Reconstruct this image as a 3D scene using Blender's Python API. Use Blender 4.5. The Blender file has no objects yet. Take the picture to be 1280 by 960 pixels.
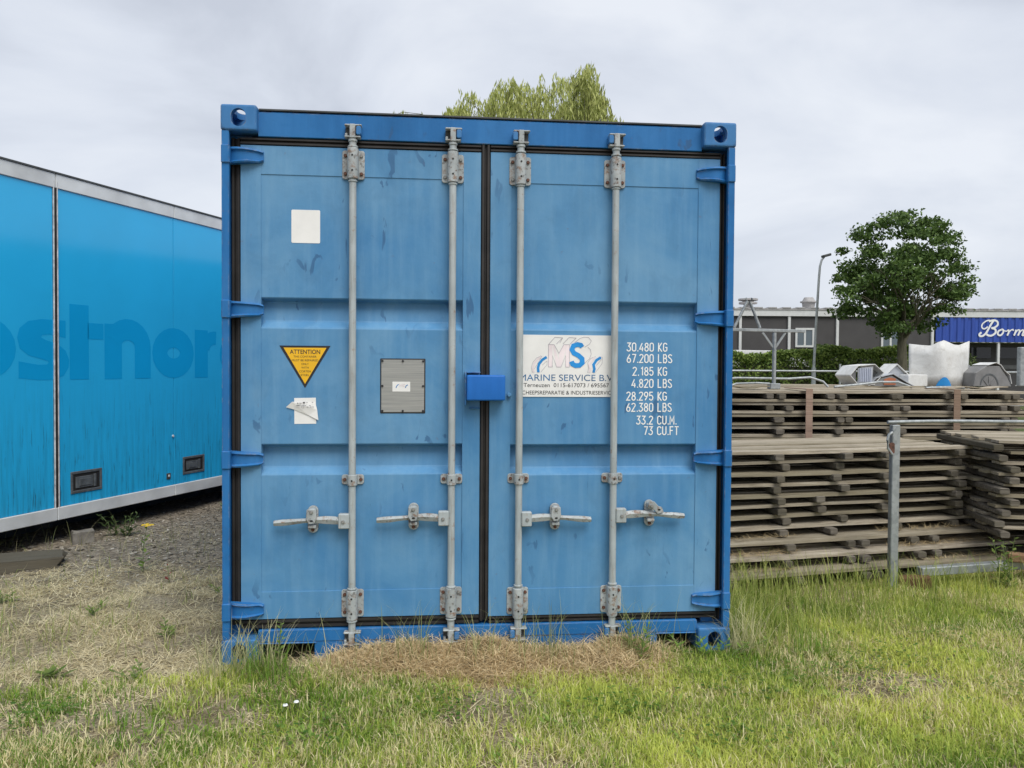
import bpy, bmesh, math, random
import numpy as np
from mathutils import Vector, Matrix
random.seed(7); RNG = np.random.default_rng(11)
S = bpy.context.scene
COL = S.collection
R = math.radians

# ------------------------------------------------------------------ camera
cam_d = bpy.data.cameras.new('camera'); cam = bpy.data.objects.new('camera', cam_d); COL.objects.link(cam)
cam_d.sensor_fit = 'HORIZONTAL'; cam_d.sensor_width = 36.0; cam_d.lens = 36.0 * 961 / 1280
cam_d.clip_start = 0.05; cam_d.clip_end = 3000
CP = Vector((-0.2165, -3.6467, 1.3949))
RT = Vector((0.995556, -0.093946, 0.006491)); FW = Vector((0.094067, 0.995327, -0.021819)); UP = Vector((-0.004411, 0.022332, 0.999741))
cam.matrix_world = Matrix(((RT.x, UP.x, -FW.x, CP.x), (RT.y, UP.y, -FW.y, CP.y), (RT.z, UP.z, -FW.z, CP.z), (0, 0, 0, 1)))
S.camera = cam

# ------------------------------------------------------------------ world, sun, exposure
EXPO = 0.9
SUN_EL, SUN_AZ = 55.0, 158.0          # azimuth clockwise from +Y
w = bpy.data.worlds.new('World'); S.world = w; w.use_nodes = True
nt = w.node_tree; nt.nodes.clear()
def wn(t, **k):
    n = nt.nodes.new(t)
    for a, b in k.items(): setattr(n, a, b)
    return n
sky = wn('ShaderNodeTexSky', sky_type='NISHITA', sun_disc=False)
sky.sun_elevation = R(SUN_EL); sky.sun_rotation = R(SUN_AZ); sky.air_density = 1.0; sky.dust_density = 3.0
sk = wn('ShaderNodeVectorMath', operation='SCALE'); sk.inputs['Scale'].default_value = 0.07
nt.links.new(sky.outputs['Color'], sk.inputs[0])
tc = wn('ShaderNodeTexCoord')
mp = wn('ShaderNodeMapping'); mp.inputs['Scale'].default_value = (1.0, 1.0, 2.1); mp.inputs['Location'].default_value = (0.35, 0.1, 0.2)
nt.links.new(tc.outputs['Generated'], mp.inputs['Vector'])
n1 = wn('ShaderNodeTexNoise'); n1.inputs['Scale'].default_value = 2.6; n1.inputs['Detail'].default_value = 7; n1.inputs['Roughness'].default_value = 0.52; n1.inputs['Distortion'].default_value = 0.35
nt.links.new(mp.outputs['Vector'], n1.inputs['Vector'])
cr = wn('ShaderNodeValToRGB')
cr.color_ramp.elements[0].position = 0.36; cr.color_ramp.elements[0].color = (0.335, 0.358, 0.405, 1)
cr.color_ramp.elements[1].position = 0.64; cr.color_ramp.elements[1].color = (0.475, 0.495, 0.53, 1)
e = cr.color_ramp.elements.new(0.5); e.color = (0.41, 0.435, 0.482, 1)
nt.links.new(n1.outputs['Fac'], cr.inputs['Fac'])
mx = wn('ShaderNodeMix', data_type='RGBA'); mx.inputs['Factor'].default_value = 0.9
nt.links.new(sk.outputs['Vector'], mx.inputs[6]); nt.links.new(cr.outputs['Color'], mx.inputs[7])
bg = wn('ShaderNodeBackground'); bg.inputs['Strength'].default_value = 1.0
wo = wn('ShaderNodeOutputWorld')
nt.links.new(mx.outputs[2], bg.inputs['Color']); nt.links.new(bg.outputs['Background'], wo.inputs['Surface'])
sd = bpy.data.lights.new('sun', 'SUN'); sd.energy = 1.5; sd.angle = R(38); sd.color = (1.0, 0.97, 0.92)
so = bpy.data.objects.new('sun', sd); COL.objects.link(so)
sv = Vector((math.sin(R(SUN_AZ)) * math.cos(R(SUN_EL)), math.cos(R(SUN_AZ)) * math.cos(R(SUN_EL)), math.sin(R(SUN_EL))))
so.rotation_euler = (-sv).to_track_quat('-Z', 'Y').to_euler(); so.location = sv * 40
vs = S.view_settings
vs.view_transform = 'Standard'; vs.look = 'None'; vs.exposure = EXPO; vs.gamma = 1.0; vs.use_curve_mapping = False

# ------------------------------------------------------------------ helpers
def tag(o, label=None, cat=None, group=None, kind=None):
    if label: o['label'] = label
    if cat: o['category'] = cat
    if group: o['group'] = group
    if kind: o['kind'] = kind
    return o
def empty(name, loc=(0, 0, 0), rz=0.0):
    o = bpy.data.objects.new(name, None); COL.objects.link(o); o.location = loc; o.rotation_euler = (0, 0, rz)
    o.empty_display_size = 0.2
    return o
def link(name, me, parent=None, loc=None, rot=None, scale=None):
    o = bpy.data.objects.new(name, me); COL.objects.link(o)
    if parent: o.parent = parent
    if loc is not None: o.location = loc
    if rot is not None: o.rotation_euler = rot
    if scale is not None: o.scale = scale
    return o
def copy_tree(o, parent=None):
    c = o.copy(); COL.objects.link(c); c.parent = parent
    for ch in list(o.children): copy_tree(ch, c)
    return c

class MB:
    def __init__(self): self.v = []; self.f = []; self.m = []; self.mi = 0
    def add(self, vs_, fs):
        b = len(self.v); self.v += [tuple(p) for p in vs_]
        for q in fs: self.f.append([b + i for i in q]); self.m.append(self.mi)
        return self
    def box(self, x0, x1, y0, y1, z0, z1, M=None):
        p = [(x0, y0, z0), (x1, y0, z0), (x1, y1, z0), (x0, y1, z0), (x0, y0, z1), (x1, y0, z1), (x1, y1, z1), (x0, y1, z1)]
        if M is not None: p = [M @ Vector(q) for q in p]
        return self.add(p, [(3, 2, 1, 0), (4, 5, 6, 7), (0, 1, 5, 4), (1, 2, 6, 5), (2, 3, 7, 6), (3, 0, 4, 7)])
    def bar(self, a, b, wd, th):                       # box beam between two points
        a = Vector(a); b = Vector(b); d = b - a; L = d.length
        q = d.to_track_quat('X', 'Z').to_matrix().to_4x4(); q.translation = a
        return self.box(0, L, -wd / 2, wd / 2, -th / 2, th / 2, q)
    def prism(self, poly, axis, a0, a1):               # polygon of 2D points extruded along an axis
        n = len(poly)
        def P(u, t, a): return {'x': (a, u, t), 'y': (u, a, t), 'z': (u, t, a)}[axis]
        vs_ = [P(u, t, a0) for u, t in poly] + [P(u, t, a1) for u, t in poly]
        fs = [tuple(range(n)), tuple(range(2 * n - 1, n - 1, -1))] + [(i + n, (i + 1) % n + n, (i + 1) % n, i) for i in range(n)]
        return self.add(vs_, fs)
    def cyl(self, a, b, r, n=12, r2=None, caps=True):
        a = Vector(a); b = Vector(b); r2 = r if r2 is None else r2
        q = (b - a).to_track_quat('Z', 'Y')
        ring = [Vector((math.cos(2 * math.pi * i / n), math.sin(2 * math.pi * i / n), 0)) for i in range(n)]
        vs_ = [a + q @ (p * r) for p in ring] + [b + q @ (p * r2) for p in ring]
        fs = [(i, (i + 1) % n, (i + 1) % n + n, i + n) for i in range(n)]
        if caps: fs += [tuple(range(n - 1, -1, -1)), tuple(range(n, 2 * n))]
        return self.add(vs_, fs)
    def tube(self, path, r, n=8, r_end=None):
        path = [Vector(p) for p in path]; k = len(path); vs_ = []
        up = Vector((0.0123, 0.043, 1)).normalized()
        for i, p in enumerate(path):
            d = (path[min(i + 1, k - 1)] - path[max(i - 1, 0)]).normalized()
            s = d.cross(up)
            if s.length < 1e-3: s = d.cross(Vector((1, 0, 0)))
            s.normalize(); t = s.cross(d)
            rr = r if r_end is None else r + (r_end - r) * i / (k - 1)
            vs_ += [p + (s * math.cos(2 * math.pi * j / n) + t * math.sin(2 * math.pi * j / n)) * rr for j in range(n)]
        fs = [(i * n + j, i * n + (j + 1) % n, (i + 1) * n + (j + 1) % n, (i + 1) * n + j) for i in range(k - 1) for j in range(n)]
        fs += [tuple(range(n - 1, -1, -1)), tuple(range((k - 1) * n, k * n))]
        return self.add(vs_, fs)
    def mesh(self, name, mats, bevel=0, smooth=None, seg=1):
        me = bpy.data.meshes.new(name)
        bm = bmesh.new()
        bv = [bm.verts.new(p) for p in self.v]
        for q, mi in zip(self.f, self.m):
            try: fc = bm.faces.new([bv[i] for i in q]); fc.material_index = mi
            except ValueError: pass
        bmesh.ops.recalc_face_normals(bm, faces=bm.faces)
        if bevel:
            ed = [e_ for e_ in bm.edges if len(e_.link_faces) == 2 and e_.calc_face_angle(0) > 0.6]
            bmesh.ops.bevel(bm, geom=ed, offset=bevel, segments=seg, affect='EDGES', profile=0.6, clamp_overlap=True)
        bm.to_mesh(me); bm.free()
        for m in (mats if isinstance(mats, (list, tuple)) else [mats]): me.materials.append(m)
        if smooth is not None:
            me.shade_smooth(); me.set_sharp_from_angle(angle=R(smooth))
        return me
    def build(self, name, mats, parent=None, bevel=0, smooth=None, seg=1):
        return link(name, self.mesh(name, mats, bevel, smooth, seg), parent)

# ------------------------------------------------------------------ materials
class NT:
    def __init__(self, name):
        self.mat = bpy.data.materials.new(name); self.mat.use_nodes = True
        self.t = self.mat.node_tree; self.t.nodes.clear()
        self.out = self.n('ShaderNodeOutputMaterial'); self.b = self.n('ShaderNodeBsdfPrincipled')
        self.t.links.new(self.b.outputs[0], self.out.inputs[0])
    def n(self, t, **k):
        nd = self.t.nodes.new(t)
        for a, b in k.items(): setattr(nd, a, b)
        return nd
    def l(self, a, b): self.t.links.new(a, b)
    def coord(self, scale=(1, 1, 1), rand=False, kind='Object'):
        c = self.n('ShaderNodeTexCoord'); m = self.n('ShaderNodeMapping'); m.inputs['Scale'].default_value = scale
        src = c.outputs[kind]
        if rand:
            oi = self.n('ShaderNodeObjectInfo'); ml = self.n('ShaderNodeMath', operation='MULTIPLY'); ml.inputs[1].default_value = 57.0
            self.l(oi.outputs['Random'], ml.inputs[0]); ad = self.n('ShaderNodeVectorMath', operation='ADD')
            self.l(src, ad.inputs[0]); self.l(ml.outputs[0], ad.inputs[1]); src = ad.outputs[0]
        self.l(src, m.inputs['Vector']); return m.outputs['Vector']
    def noise(self, vec, scale, detail=4, rough=0.55, dist=0.0):
        n = self.n('ShaderNodeTexNoise'); n.inputs['Scale'].default_value = scale; n.inputs['Detail'].default_value = detail
        n.inputs['Roughness'].default_value = rough; n.inputs['Distortion'].default_value = dist
        self.l(vec, n.inputs['Vector']); return n.outputs['Fac']
    def ramp(self, fac, stops):
        r = self.n('ShaderNodeValToRGB'); e_ = r.color_ramp.elements
        while len(e_) < len(stops): e_.new(0.5)
        for q, (p, c) in zip(e_, stops):
            q.position = p; q.color = (c, c, c, 1) if isinstance(c, (int, float)) else (*c, 1)
        self.l(fac, r.inputs['Fac']); return r.outputs['Color']
    def mix(self, fac, a, b, mode='MIX'):
        m = self.n('ShaderNodeMix', data_type='RGBA', blend_type=mode)
        for s, x in ((0, fac), (6, a), (7, b)):
            if isinstance(x, (int, float)): m.inputs[s].default_value = x
            elif isinstance(x, tuple): m.inputs[s].default_value = (*x, 1)
            else: self.l(x, m.inputs[s])
        return m.outputs[2]
    def math(self, op, a, b):
        m = self.n('ShaderNodeMath', operation=op)
        for s, x in ((0, a), (1, b)):
            if isinstance(x, (int, float)): m.inputs[s].default_value = x
            else: self.l(x, m.inputs[s])
        return m.outputs[0]
    def bump(self, h, strength=0.3, dist=0.01):
        b = self.n('ShaderNodeBump'); b.inputs['Strength'].default_value = strength; b.inputs['Distance'].default_value = dist
        self.l(h, b.inputs['Height']); self.l(b.outputs[0], self.b.inputs['Normal'])
    def fin(self, col=None, rough=None, metal=0.0, spec=None, coat=None):
        if col is not None:
            if isinstance(col, tuple): self.b.inputs['Base Color'].default_value = (*col, 1)
            else: self.l(col, self.b.inputs['Base Color'])
        if rough is not None:
            if isinstance(rough, (int, float)): self.b.inputs['Roughness'].default_value = rough
            else: self.l(rough, self.b.inputs['Roughness'])
        self.b.inputs['Metallic'].default_value = metal
        if spec is not None: self.b.inputs['Specular IOR Level'].default_value = spec
        if coat: self.b.inputs['Coat Weight'].default_value = coat; self.b.inputs['Coat Roughness'].default_value = 0.06
        return self.mat

def m_plain(name, col, rough=0.6, metal=0.0, var=0.18, scale=6.0):
    k = NT(name); v = k.coord(); f = k.noise(v, scale, 5)
    lo = tuple(c * (1 - var) for c in col); hi = tuple(min(1, c * (1 + var)) for c in col)
    return k.fin(k.ramp(f, [(0.3, lo), (0.7, hi)]), rough, metal)

def m_paint(name, lo, mid, hi, rough=0.5, scuff=(0.03, 0.09, 0.2), scuff_amt=0.5, rust=0.0, chalk=None, wear=0.0):
    k = NT(name); v = k.coord()
    f = k.noise(v, 1.5, 5, 0.6, 0.6)
    c = k.ramp(f, [(0.28, lo), (0.5, mid), (0.72, hi)])
    v2 = k.coord((7, 7, 0.55)); f2 = k.noise(v2, 3.0, 5, 0.6)          # vertical wash streaks
    c = k.mix(k.ramp(f2, [(0.45, 0.0), (0.75, 0.35)]), c, chalk or tuple(min(1, x * 1.22) for x in hi))
    f5 = k.noise(k.coord((1.2, 1.2, .8)), 5.0, 6, 0.66, 0.5)                # smudges
    c = k.mix(k.math('MULTIPLY', k.ramp(f5, [(0.5, 0.0), (0.75, 1.0)]), scuff_amt * 0.55), c, tuple(x * 0.62 for x in mid))
    f3 = k.noise(k.coord((1, 1, 0.45)), 15.0, 3, 0.5, 0.8)              # sparse scuffs
    f4 = k.noise(v, 2.1, 2)
    sc = k.math('MULTIPLY', k.ramp(f3, [(0.64, 0.0), (0.675, 1.0)]), k.ramp(f4, [(0.46, 0.0), (0.58, scuff_amt)]))
    f7 = k.noise(k.coord((9, 9, 1.1)), 6.0, 4, 0.6, 1.2); sc = k.math('MAXIMUM', sc, k.math('MULTIPLY', k.ramp(f7, [(0.70, 0.0), (0.73, 0.8)]), k.ramp(f4, [(0.5, scuff_amt), (0.6, 0.0)])))
    c = k.mix(sc, c, scuff)
    if rust:
        r1 = k.noise(v, 26.0, 5, 0.65); c = k.mix(k.math('MULTIPLY', k.ramp(r1, [(0.68, 0.0), (0.73, 1.0)]), rust), c, (0.16, 0.06, 0.025))
    if wear:
        bv = k.n('ShaderNodeBevel', samples=4); bv.inputs['Radius'].default_value = 0.009
        ge = k.n('ShaderNodeNewGeometry'); dt = k.n('ShaderNodeVectorMath', operation='DOT_PRODUCT'); k.l(bv.outputs[0], dt.inputs[0]); k.l(ge.outputs['Normal'], dt.inputs[1])
        ed = k.ramp(dt.outputs['Value'], [(0.80, 1.0), (0.985, 0.0)])
        ed = k.math('MULTIPLY', ed, k.ramp(k.noise(v, 16.0, 5, 0.7), [(0.47, 0.0), (0.6, wear)]))
        c = k.mix(ed, c, k.ramp(k.noise(v, 40.0, 3), [(0.42, (0.10, 0.05, 0.03)), (0.58, (0.26, 0.30, 0.34))]))
    k.bump(k.noise(v, 9.0, 4), 0.2, 0.012)
    return k.fin(c, k.ramp(f, [(0.3, rough - 0.08), (0.7, rough + 0.1)]), spec=0.25)

M = {}
M['door'] = m_paint('faded_blue_paint', (0.055, 0.20, 0.405), (0.09, 0.25, 0.445), (0.145, 0.31, 0.485), 0.55, scuff_amt=0.62, rust=0.2, chalk=(0.19, 0.36, 0.53))
M['frame'] = m_paint('blue_frame_paint', (0.012, 0.112, 0.31), (0.018, 0.14, 0.37), (0.034, 0.17, 0.41), 0.52, scuff_amt=0.7, rust=0.5, wear=0.9)
M['cast'] = m_paint('casting_blue_paint', (0.03, 0.14, 0.34), (0.045, 0.175, 0.40), (0.06, 0.2, 0.43), 0.5, scuff_amt=0.8, rust=0.7, wear=1.0)
M['lockbox'] = m_paint('fresh_blue_paint', (0.012, 0.12, 0.42), (0.015, 0.13, 0.45), (0.02, 0.15, 0.5), 0.4, scuff_amt=0.15)
M['rubber'] = m_plain('black_rubber', (0.018, 0.016, 0.015), 0.65, var=0.5, scale=9)
k = NT('galvanised_grey_paint'); v = k.coord(); f = k.noise(v, 5, 5)
c = k.ramp(f, [(0.3, (0.29, 0.33, 0.34)), (0.7, (0.44, 0.485, 0.495))])
f2 = k.noise(v, 30, 4, 0.65); c = k.mix(k.ramp(f2, [(0.60, 0.0), (0.72, 0.8)]), c, (0.26, 0.15, 0.08))
v3 = k.coord((20, 20, 1.6)); c = k.mix(k.ramp(k.noise(v3, 4, 4), [(0.5, 0.0), (0.72, 0.55)]), c, (0.22, 0.20, 0.17))
k.bump(f2, 0.15, 0.003); M['rod'] = k.fin(c, 0.5, 0.0)
k = NT('stained_bracket_steel'); v = k.coord(); f2 = k.noise(v, 34, 5, 0.7)
c = k.ramp(k.noise(v, 8, 4), [(0.3, (0.27, 0.30, 0.305)), (0.7, (0.44, 0.475, 0.48))])
c = k.mix(k.ramp(f2, [(0.52, 0.0), (0.66, 0.85)]), c, (0.20, 0.105, 0.055)); c = k.mix(k.ramp(k.noise(v, 60, 3), [(0.58, 0.0), (0.66, 0.6)]), c, (0.07, 0.05, 0.04))
k.bump(f2, 0.3, 0.003); M['bracket'] = k.fin(c, 0.6)
M['rust'] = m_plain('rusty_bolt', (0.10, 0.045, 0.03), 0.8, var=0.5, scale=60)
M['bolt'] = m_plain('grey_bolt', (0.2, 0.2, 0.19), 0.5, var=0.4, scale=60)
M['black'] = m_plain('black_hole', (0.01, 0.01, 0.01), 0.8)
k = NT('galvanised_steel'); v = k.coord(); vo = k.n('ShaderNodeTexVoronoi'); vo.inputs['Scale'].default_value = 45; k.l(v, vo.inputs['Vector'])
c = k.mix(0.35, k.ramp(k.noise(v, 4, 5), [(0.3, (0.19, 0.21, 0.215)), (0.7, (0.38, 0.41, 0.41))]), k.ramp(vo.outputs['Color'], [(0.2, (0.25, 0.27, 0.28)), (0.8, (0.5, 0.52, 0.53))]))
M['galv'] = k.fin(c, 0.45, 0.35)
k = NT('brushed_aluminium'); v = k.coord((1, 1, 60)); c = k.ramp(k.noise(v, 5, 3), [(0.3, (0.27, 0.28, 0.27)), (0.7, (0.40, 0.40, 0.38))]); M['alu'] = k.fin(c, 0.42, 0.3)
M['white'] = m_plain('white_sticker', (0.78, 0.78, 0.76), 0.45, var=0.05, scale=12)
M['wtext'] = m_plain('white_lettering', (0.80, 0.81, 0.80), 0.5, var=0.06, scale=30)
M['yellow'] = m_plain('yellow_sticker', (0.80, 0.45, 0.012), 0.4, var=0.06)
M['ink'] = m_plain('black_ink', (0.015, 0.015, 0.018), 0.5)
M['inkgrey'] = m_plain('faded_grey_ink', (0.30, 0.30, 0.32), 0.5)
M['inkblue'] = m_plain('sign_blue_ink', (0.012, 0.22, 0.56), 0.4, var=0.3)
M['inknavy'] = m_plain('sign_navy_ink', (0.05, 0.16, 0.33), 0.4, var=0.5, scale=14)
M['pink'] = m_plain('sign_faded_pink', (0.74, 0.66, 0.68), 0.4)
M['inkline'] = m_plain('sign_line_grey', (0.38, 0.36, 0.40), 0.4)

def m_trailer(name, col, dirt=True):
    k = NT(name); v = k.coord()
    f = k.noise(v, 0.9, 4); c = k.ramp(f, [(0.3, tuple(x * 0.93 for x in col)), (0.7, tuple(x * 1.07 for x in col))])
    if dirt:
        sx = k.n('ShaderNodeSeparateXYZ'); tcn = k.n('ShaderNodeTexCoord'); k.l(tcn.outputs['Object'], sx.inputs[0])
        low = k.n('ShaderNodeMapRange'); low.inputs['From Min'].default_value = 1.35; low.inputs['From Max'].default_value = 0.25
        k.l(sx.outputs['Z'], low.inputs['Value'])
        s1 = k.noise(k.coord((14, 14, 0.8)), 2.2, 5, 0.65)               # algae and dirt runs
        s2 = k.noise(k.coord((30, 30, 2.6)), 1.6, 4, 0.6)
        runs = k.math('MULTIPLY', k.ramp(s1, [(0.42, 0.0), (0.76, 0.62)]), low.outputs[0])
        spots = k.math('MULTIPLY', k.ramp(s2, [(0.58, 0.0), (0.68, 0.9)]), k.math('MULTIPLY', low.outputs[0], 0.9))
        c = k.mix(runs, c, (0.02, 0.12, 0.17)); c = k.mix(spots, c, (0.02, 0.045, 0.05))
    return k.fin(c, 0.16, spec=0.5)
M['tblue'] = m_trailer('trailer_cyan_panel', (0.022, 0.40, 0.73))
M['tletter'] = m_trailer('trailer_faded_letter', (0.006, 0.32, 0.65))
M['trail'] = m_plain('trailer_aluminium_rail', (0.56, 0.58, 0.58), 0.5, var=0.2, scale=3)
M['trail2'] = m_plain('pale_seam_trim', (0.5, 0.5, 0.5), 0.5, var=0.35, scale=20)
M['tdark'] = m_plain('trailer_dark_metal', (0.05, 0.055, 0.055), 0.6, var=0.4)
M['tgrey'] = m_plain('recess_grey_plastic', (0.085, 0.095, 0.10), 0.5, var=0.4, scale=20)

def m_wood(name, lo, mid, hi):
    k = NT(name); v = k.coord((1.4, 16, 16), True); f = k.noise(v, 3.0, 6, 0.65, 0.3)
    c = k.ramp(f, [(0.25, lo), (0.5, mid), (0.75, hi)])
    f2 = k.noise(k.coord((2, 5, 5), True), 2.0, 4); c = k.mix(k.ramp(f2, [(0.45, 0.0), (0.75, 0.5)]), c, tuple(x * 0.45 for x in mid))
    oi = k.n('ShaderNodeObjectInfo'); c = k.mix(k.ramp(oi.outputs['Random'], [(0.0, 0.0), (1.0, 0.85)]), c, (mid[0] * .5, mid[1] * .5, mid[2] * .42))
    crk = k.noise(k.coord((0.9, 60, 60), True), 2.0, 3, 0.6); c = k.mix(k.ramp(crk, [(0.6, 0.0), (0.68, 0.8)]), c, tuple(x * 0.22 for x in mid))
    k.bump(f, 0.5, 0.006); return k.fin(c, 0.85, spec=0.2)
M['wood'] = m_wood('weathered_plank', (0.17, 0.14, 0.10), (0.41, 0.355, 0.275), (0.63, 0.58, 0.475))
M['bearer'] = m_wood('weathered_bearer', (0.07, 0.062, 0.052), (0.17, 0.15, 0.125), (0.31, 0.28, 0.235))
M['rawwood'] = m_wood('brown_timber', (0.15, 0.085, 0.045), (0.26, 0.16, 0.09), (0.36, 0.24, 0.15))
M['strap'] = m_wood('faded_red_strap', (0.28, 0.18, 0.14), (0.40, 0.28, 0.225), (0.50, 0.39, 0.32))
M['stone'] = m_plain('grey_concrete', (0.19, 0.175, 0.15), 0.9, var=0.35, scale=14)

def m_leaf(name, trans=0.3, rough=0.6):
    k = NT(name); a = k.n('ShaderNodeAttribute'); a.attribute_name = 'Col'
    k.fin(a.outputs['Color'], rough, spec=0.25)
    t = k.n('ShaderNodeBsdfTranslucent'); k.l(a.outputs['Color'], t.inputs['Color'])
    m = k.n('ShaderNodeMixShader'); m.inputs[0].default_value = trans
    k.l(k.b.outputs[0], m.inputs[1]); k.l(t.outputs[0], m.inputs[2]); k.l(m.outputs[0], k.out.inputs[0])
    return k.mat
M['blade'] = m_leaf('grass_blade', 0.38); M['leaf'] = m_leaf('tree_leaf', 0.25, 0.5); M['straw'] = m_leaf('dry_straw', 0.15, 0.8)
k = NT('tree_bark'); v = k.coord((6, 6, 1)); f = k.noise(v, 4, 5); k.bump(f, 0.6, 0.03)
M['bark'] = k.fin(k.ramp(f, [(0.3, (0.055, 0.05, 0.032)), (0.7, (0.13, 0.12, 0.08))]), 0.9)

# ------------------------------------------------------------------ numeric noise for the ground cover
def vnoise(x, y, seed=0):
    x = np.asarray(x, float); y = np.asarray(y, float)
    xi = np.floor(x).astype(np.int64); yi = np.floor(y).astype(np.int64); fx = x - xi; fy = y - yi
    def h(a, b):
        n = (a * 374761393 + b * 668265263 + seed * 982451653) & 0x7fffffff
        n = ((n ^ (n >> 13)) * 1274126177) & 0x7fffffff
        return ((n ^ (n >> 16)) & 0xffff) / 65535.0
    u = fx * fx * (3 - 2 * fx); t = fy * fy * (3 - 2 * fy)
    return (h(xi, yi) * (1 - u) + h(xi + 1, yi) * u) * (1 - t) + (h(xi, yi + 1) * (1 - u) + h(xi + 1, yi + 1) * u) * t
def fbm(x, y, seed=0): return 0.5 * vnoise(x, y, seed) + 0.3 * vnoise(x * 2.1, y * 2.1, seed + 1) + 0.2 * vnoise(x * 4.3, y * 4.3, seed + 2)
def gz(x, y):
    x = np.asarray(x, float); y = np.asarray(y, float)
    near = np.clip(1.2 - np.hypot(x, y) / 11.0, 0, 1)
    h = (fbm(x * 1.3, y * 1.3, 5) - 0.5) * 0.07 + (vnoise(x * 7, y * 7, 9) - 0.5) * 0.012
    under = (np.abs(x) < 1.3) & (y > -0.02) & (y < 6.2)
    return np.where(under, -0.03, h * near)

# ------------------------------------------------------------------ ground
far = [12, 16, 22, 32, 50, 90, 180, 400, 900]
gx = np.array([-q for q in far[::-1]] + list(np.arange(-9, 9.01, 0.12)) + far)
gy = np.array([-q for q in far[::-1]] + list(np.arange(-5, 9.01, 0.12)) + far)
X, Y = np.meshgrid(gx, gy); Z = gz(X, Y)
nx_, ny_ = len(gx), len(gy)
vv = np.stack([X.ravel(), Y.ravel(), Z.ravel()], 1)
ii = (np.arange(ny_ - 1)[:, None] * nx_ + np.arange(nx_ - 1)[None, :]).ravel()
ff = np.stack([ii, ii + 1, ii + nx_ + 1, ii + nx_], 1)
me = bpy.data.meshes.new('ground'); me.from_pydata(vv.tolist(), [], ff.tolist()); me.shade_smooth()
k = NT('soil_and_thatch'); v = k.coord()
f = k.noise(v, 2.2, 7, 0.65, 0.4); c = k.ramp(f, [(0.3, (0.15, 0.115, 0.07)), (0.5, (0.33, 0.27, 0.17)), (0.7, (0.54, 0.46, 0.32))])
f2 = k.noise(k.coord((1, 1, 1)), 38, 4, 0.7); c = k.mix(k.ramp(f2, [(0.5, 0.0), (0.7, 0.7)]), c, (0.44, 0.39, 0.28))
f6 = k.noise(v, 75, 5, 0.75); c = k.mix(k.ramp(f6, [(0.42, 0.75), (0.52, 0.0)]), c, (0.085, 0.07, 0.045))
sx = k.n('ShaderNodeSeparateXYZ'); tcn = k.n('ShaderNodeTexCoord'); k.l(tcn.outputs['Object'], sx.inputs[0])
wob = k.math('ADD', sx.outputs['Y'], k.math('MULTIPLY', f, 1.6))
mr = k.n('ShaderNodeMapRange'); mr.inputs['From Min'].default_value = 2.2; mr.inputs['From Max'].default_value = 2.9; k.l(wob, mr.inputs['Value'])
grit = k.ramp(k.noise(v, 20, 6, 0.75), [(0.35, (0.12, 0.10, 0.075)), (0.55, (0.30, 0.255, 0.195)), (0.72, (0.54, 0.48, 0.38))])
c = k.mix(mr.outputs[0], c, grit)
mr2 = k.n('ShaderNodeMapRange'); mr2.inputs['From Min'].default_value = 9; mr2.inputs['From Max'].default_value = 13; k.l(sx.outputs['Y'], mr2.inputs['Value'])
c = k.mix(mr2.outputs[0], c, k.ramp(f2, [(0.3, (0.05, 0.07, 0.025)), (0.7, (0.11, 0.13, 0.05))]))
k.bump(k.noise(v, 30, 6, 0.7), 0.9, 0.03); M['ground'] = k.fin(c, 0.95, spec=0.15)
me.materials.append(M['ground']); tag(link('ground', me), kind='structure')

# ------------------------------------------------------------------ flat strokes for lettering (local plane x,z facing -y)
def arc(cx, cy, rx, ry, a0, a1, n=10):
    return [(cx + rx * math.cos(R(a0 + (a1 - a0) * i / n)), cy + ry * math.sin(R(a0 + (a1 - a0) * i / n))) for i in range(n + 1)]
def stroke(mb, pts, wd, y, P, closed=False):
    # pts already final 2D (x,z); ribbon with mitres at depth y
    pts = [Vector(p) for p in pts]
    if closed and (pts[0] - pts[-1]).length < 1e-6: pts = pts[:-1]
    n = len(pts); L = []; Rr = []
    for i in range(n):
        a = pts[(i - 1) % n] if (closed or i > 0) else None; b = pts[(i + 1) % n] if (closed or i < n - 1) else None
        d1 = (pts[i] - a).normalized() if a is not None else None; d2 = (b - pts[i]).normalized() if b is not None else None
        if d1 is None: d1 = d2
        if d2 is None: d2 = d1
        t = d1 + d2
        t = t.normalized() if t.length > 1e-4 else d2
        nn = Vector((-t.y, t.x)); co = max(0.45, nn.dot(Vector((-d1.y, d1.x))))
        L.append(pts[i] + nn * (wd / 2 / co)); Rr.append(pts[i] - nn * (wd / 2 / co))
    vs_ = [P(p.x, p.y, y) for p in L] + [P(p.x, p.y, y) for p in Rr]
    m = n if closed else n - 1
    mb.add(vs_, [(i, (i + 1) % n, (i + 1) % n + n, i + n) for i in range(m)])
PW = lambda x, z, y: (x, y, z)
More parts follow.
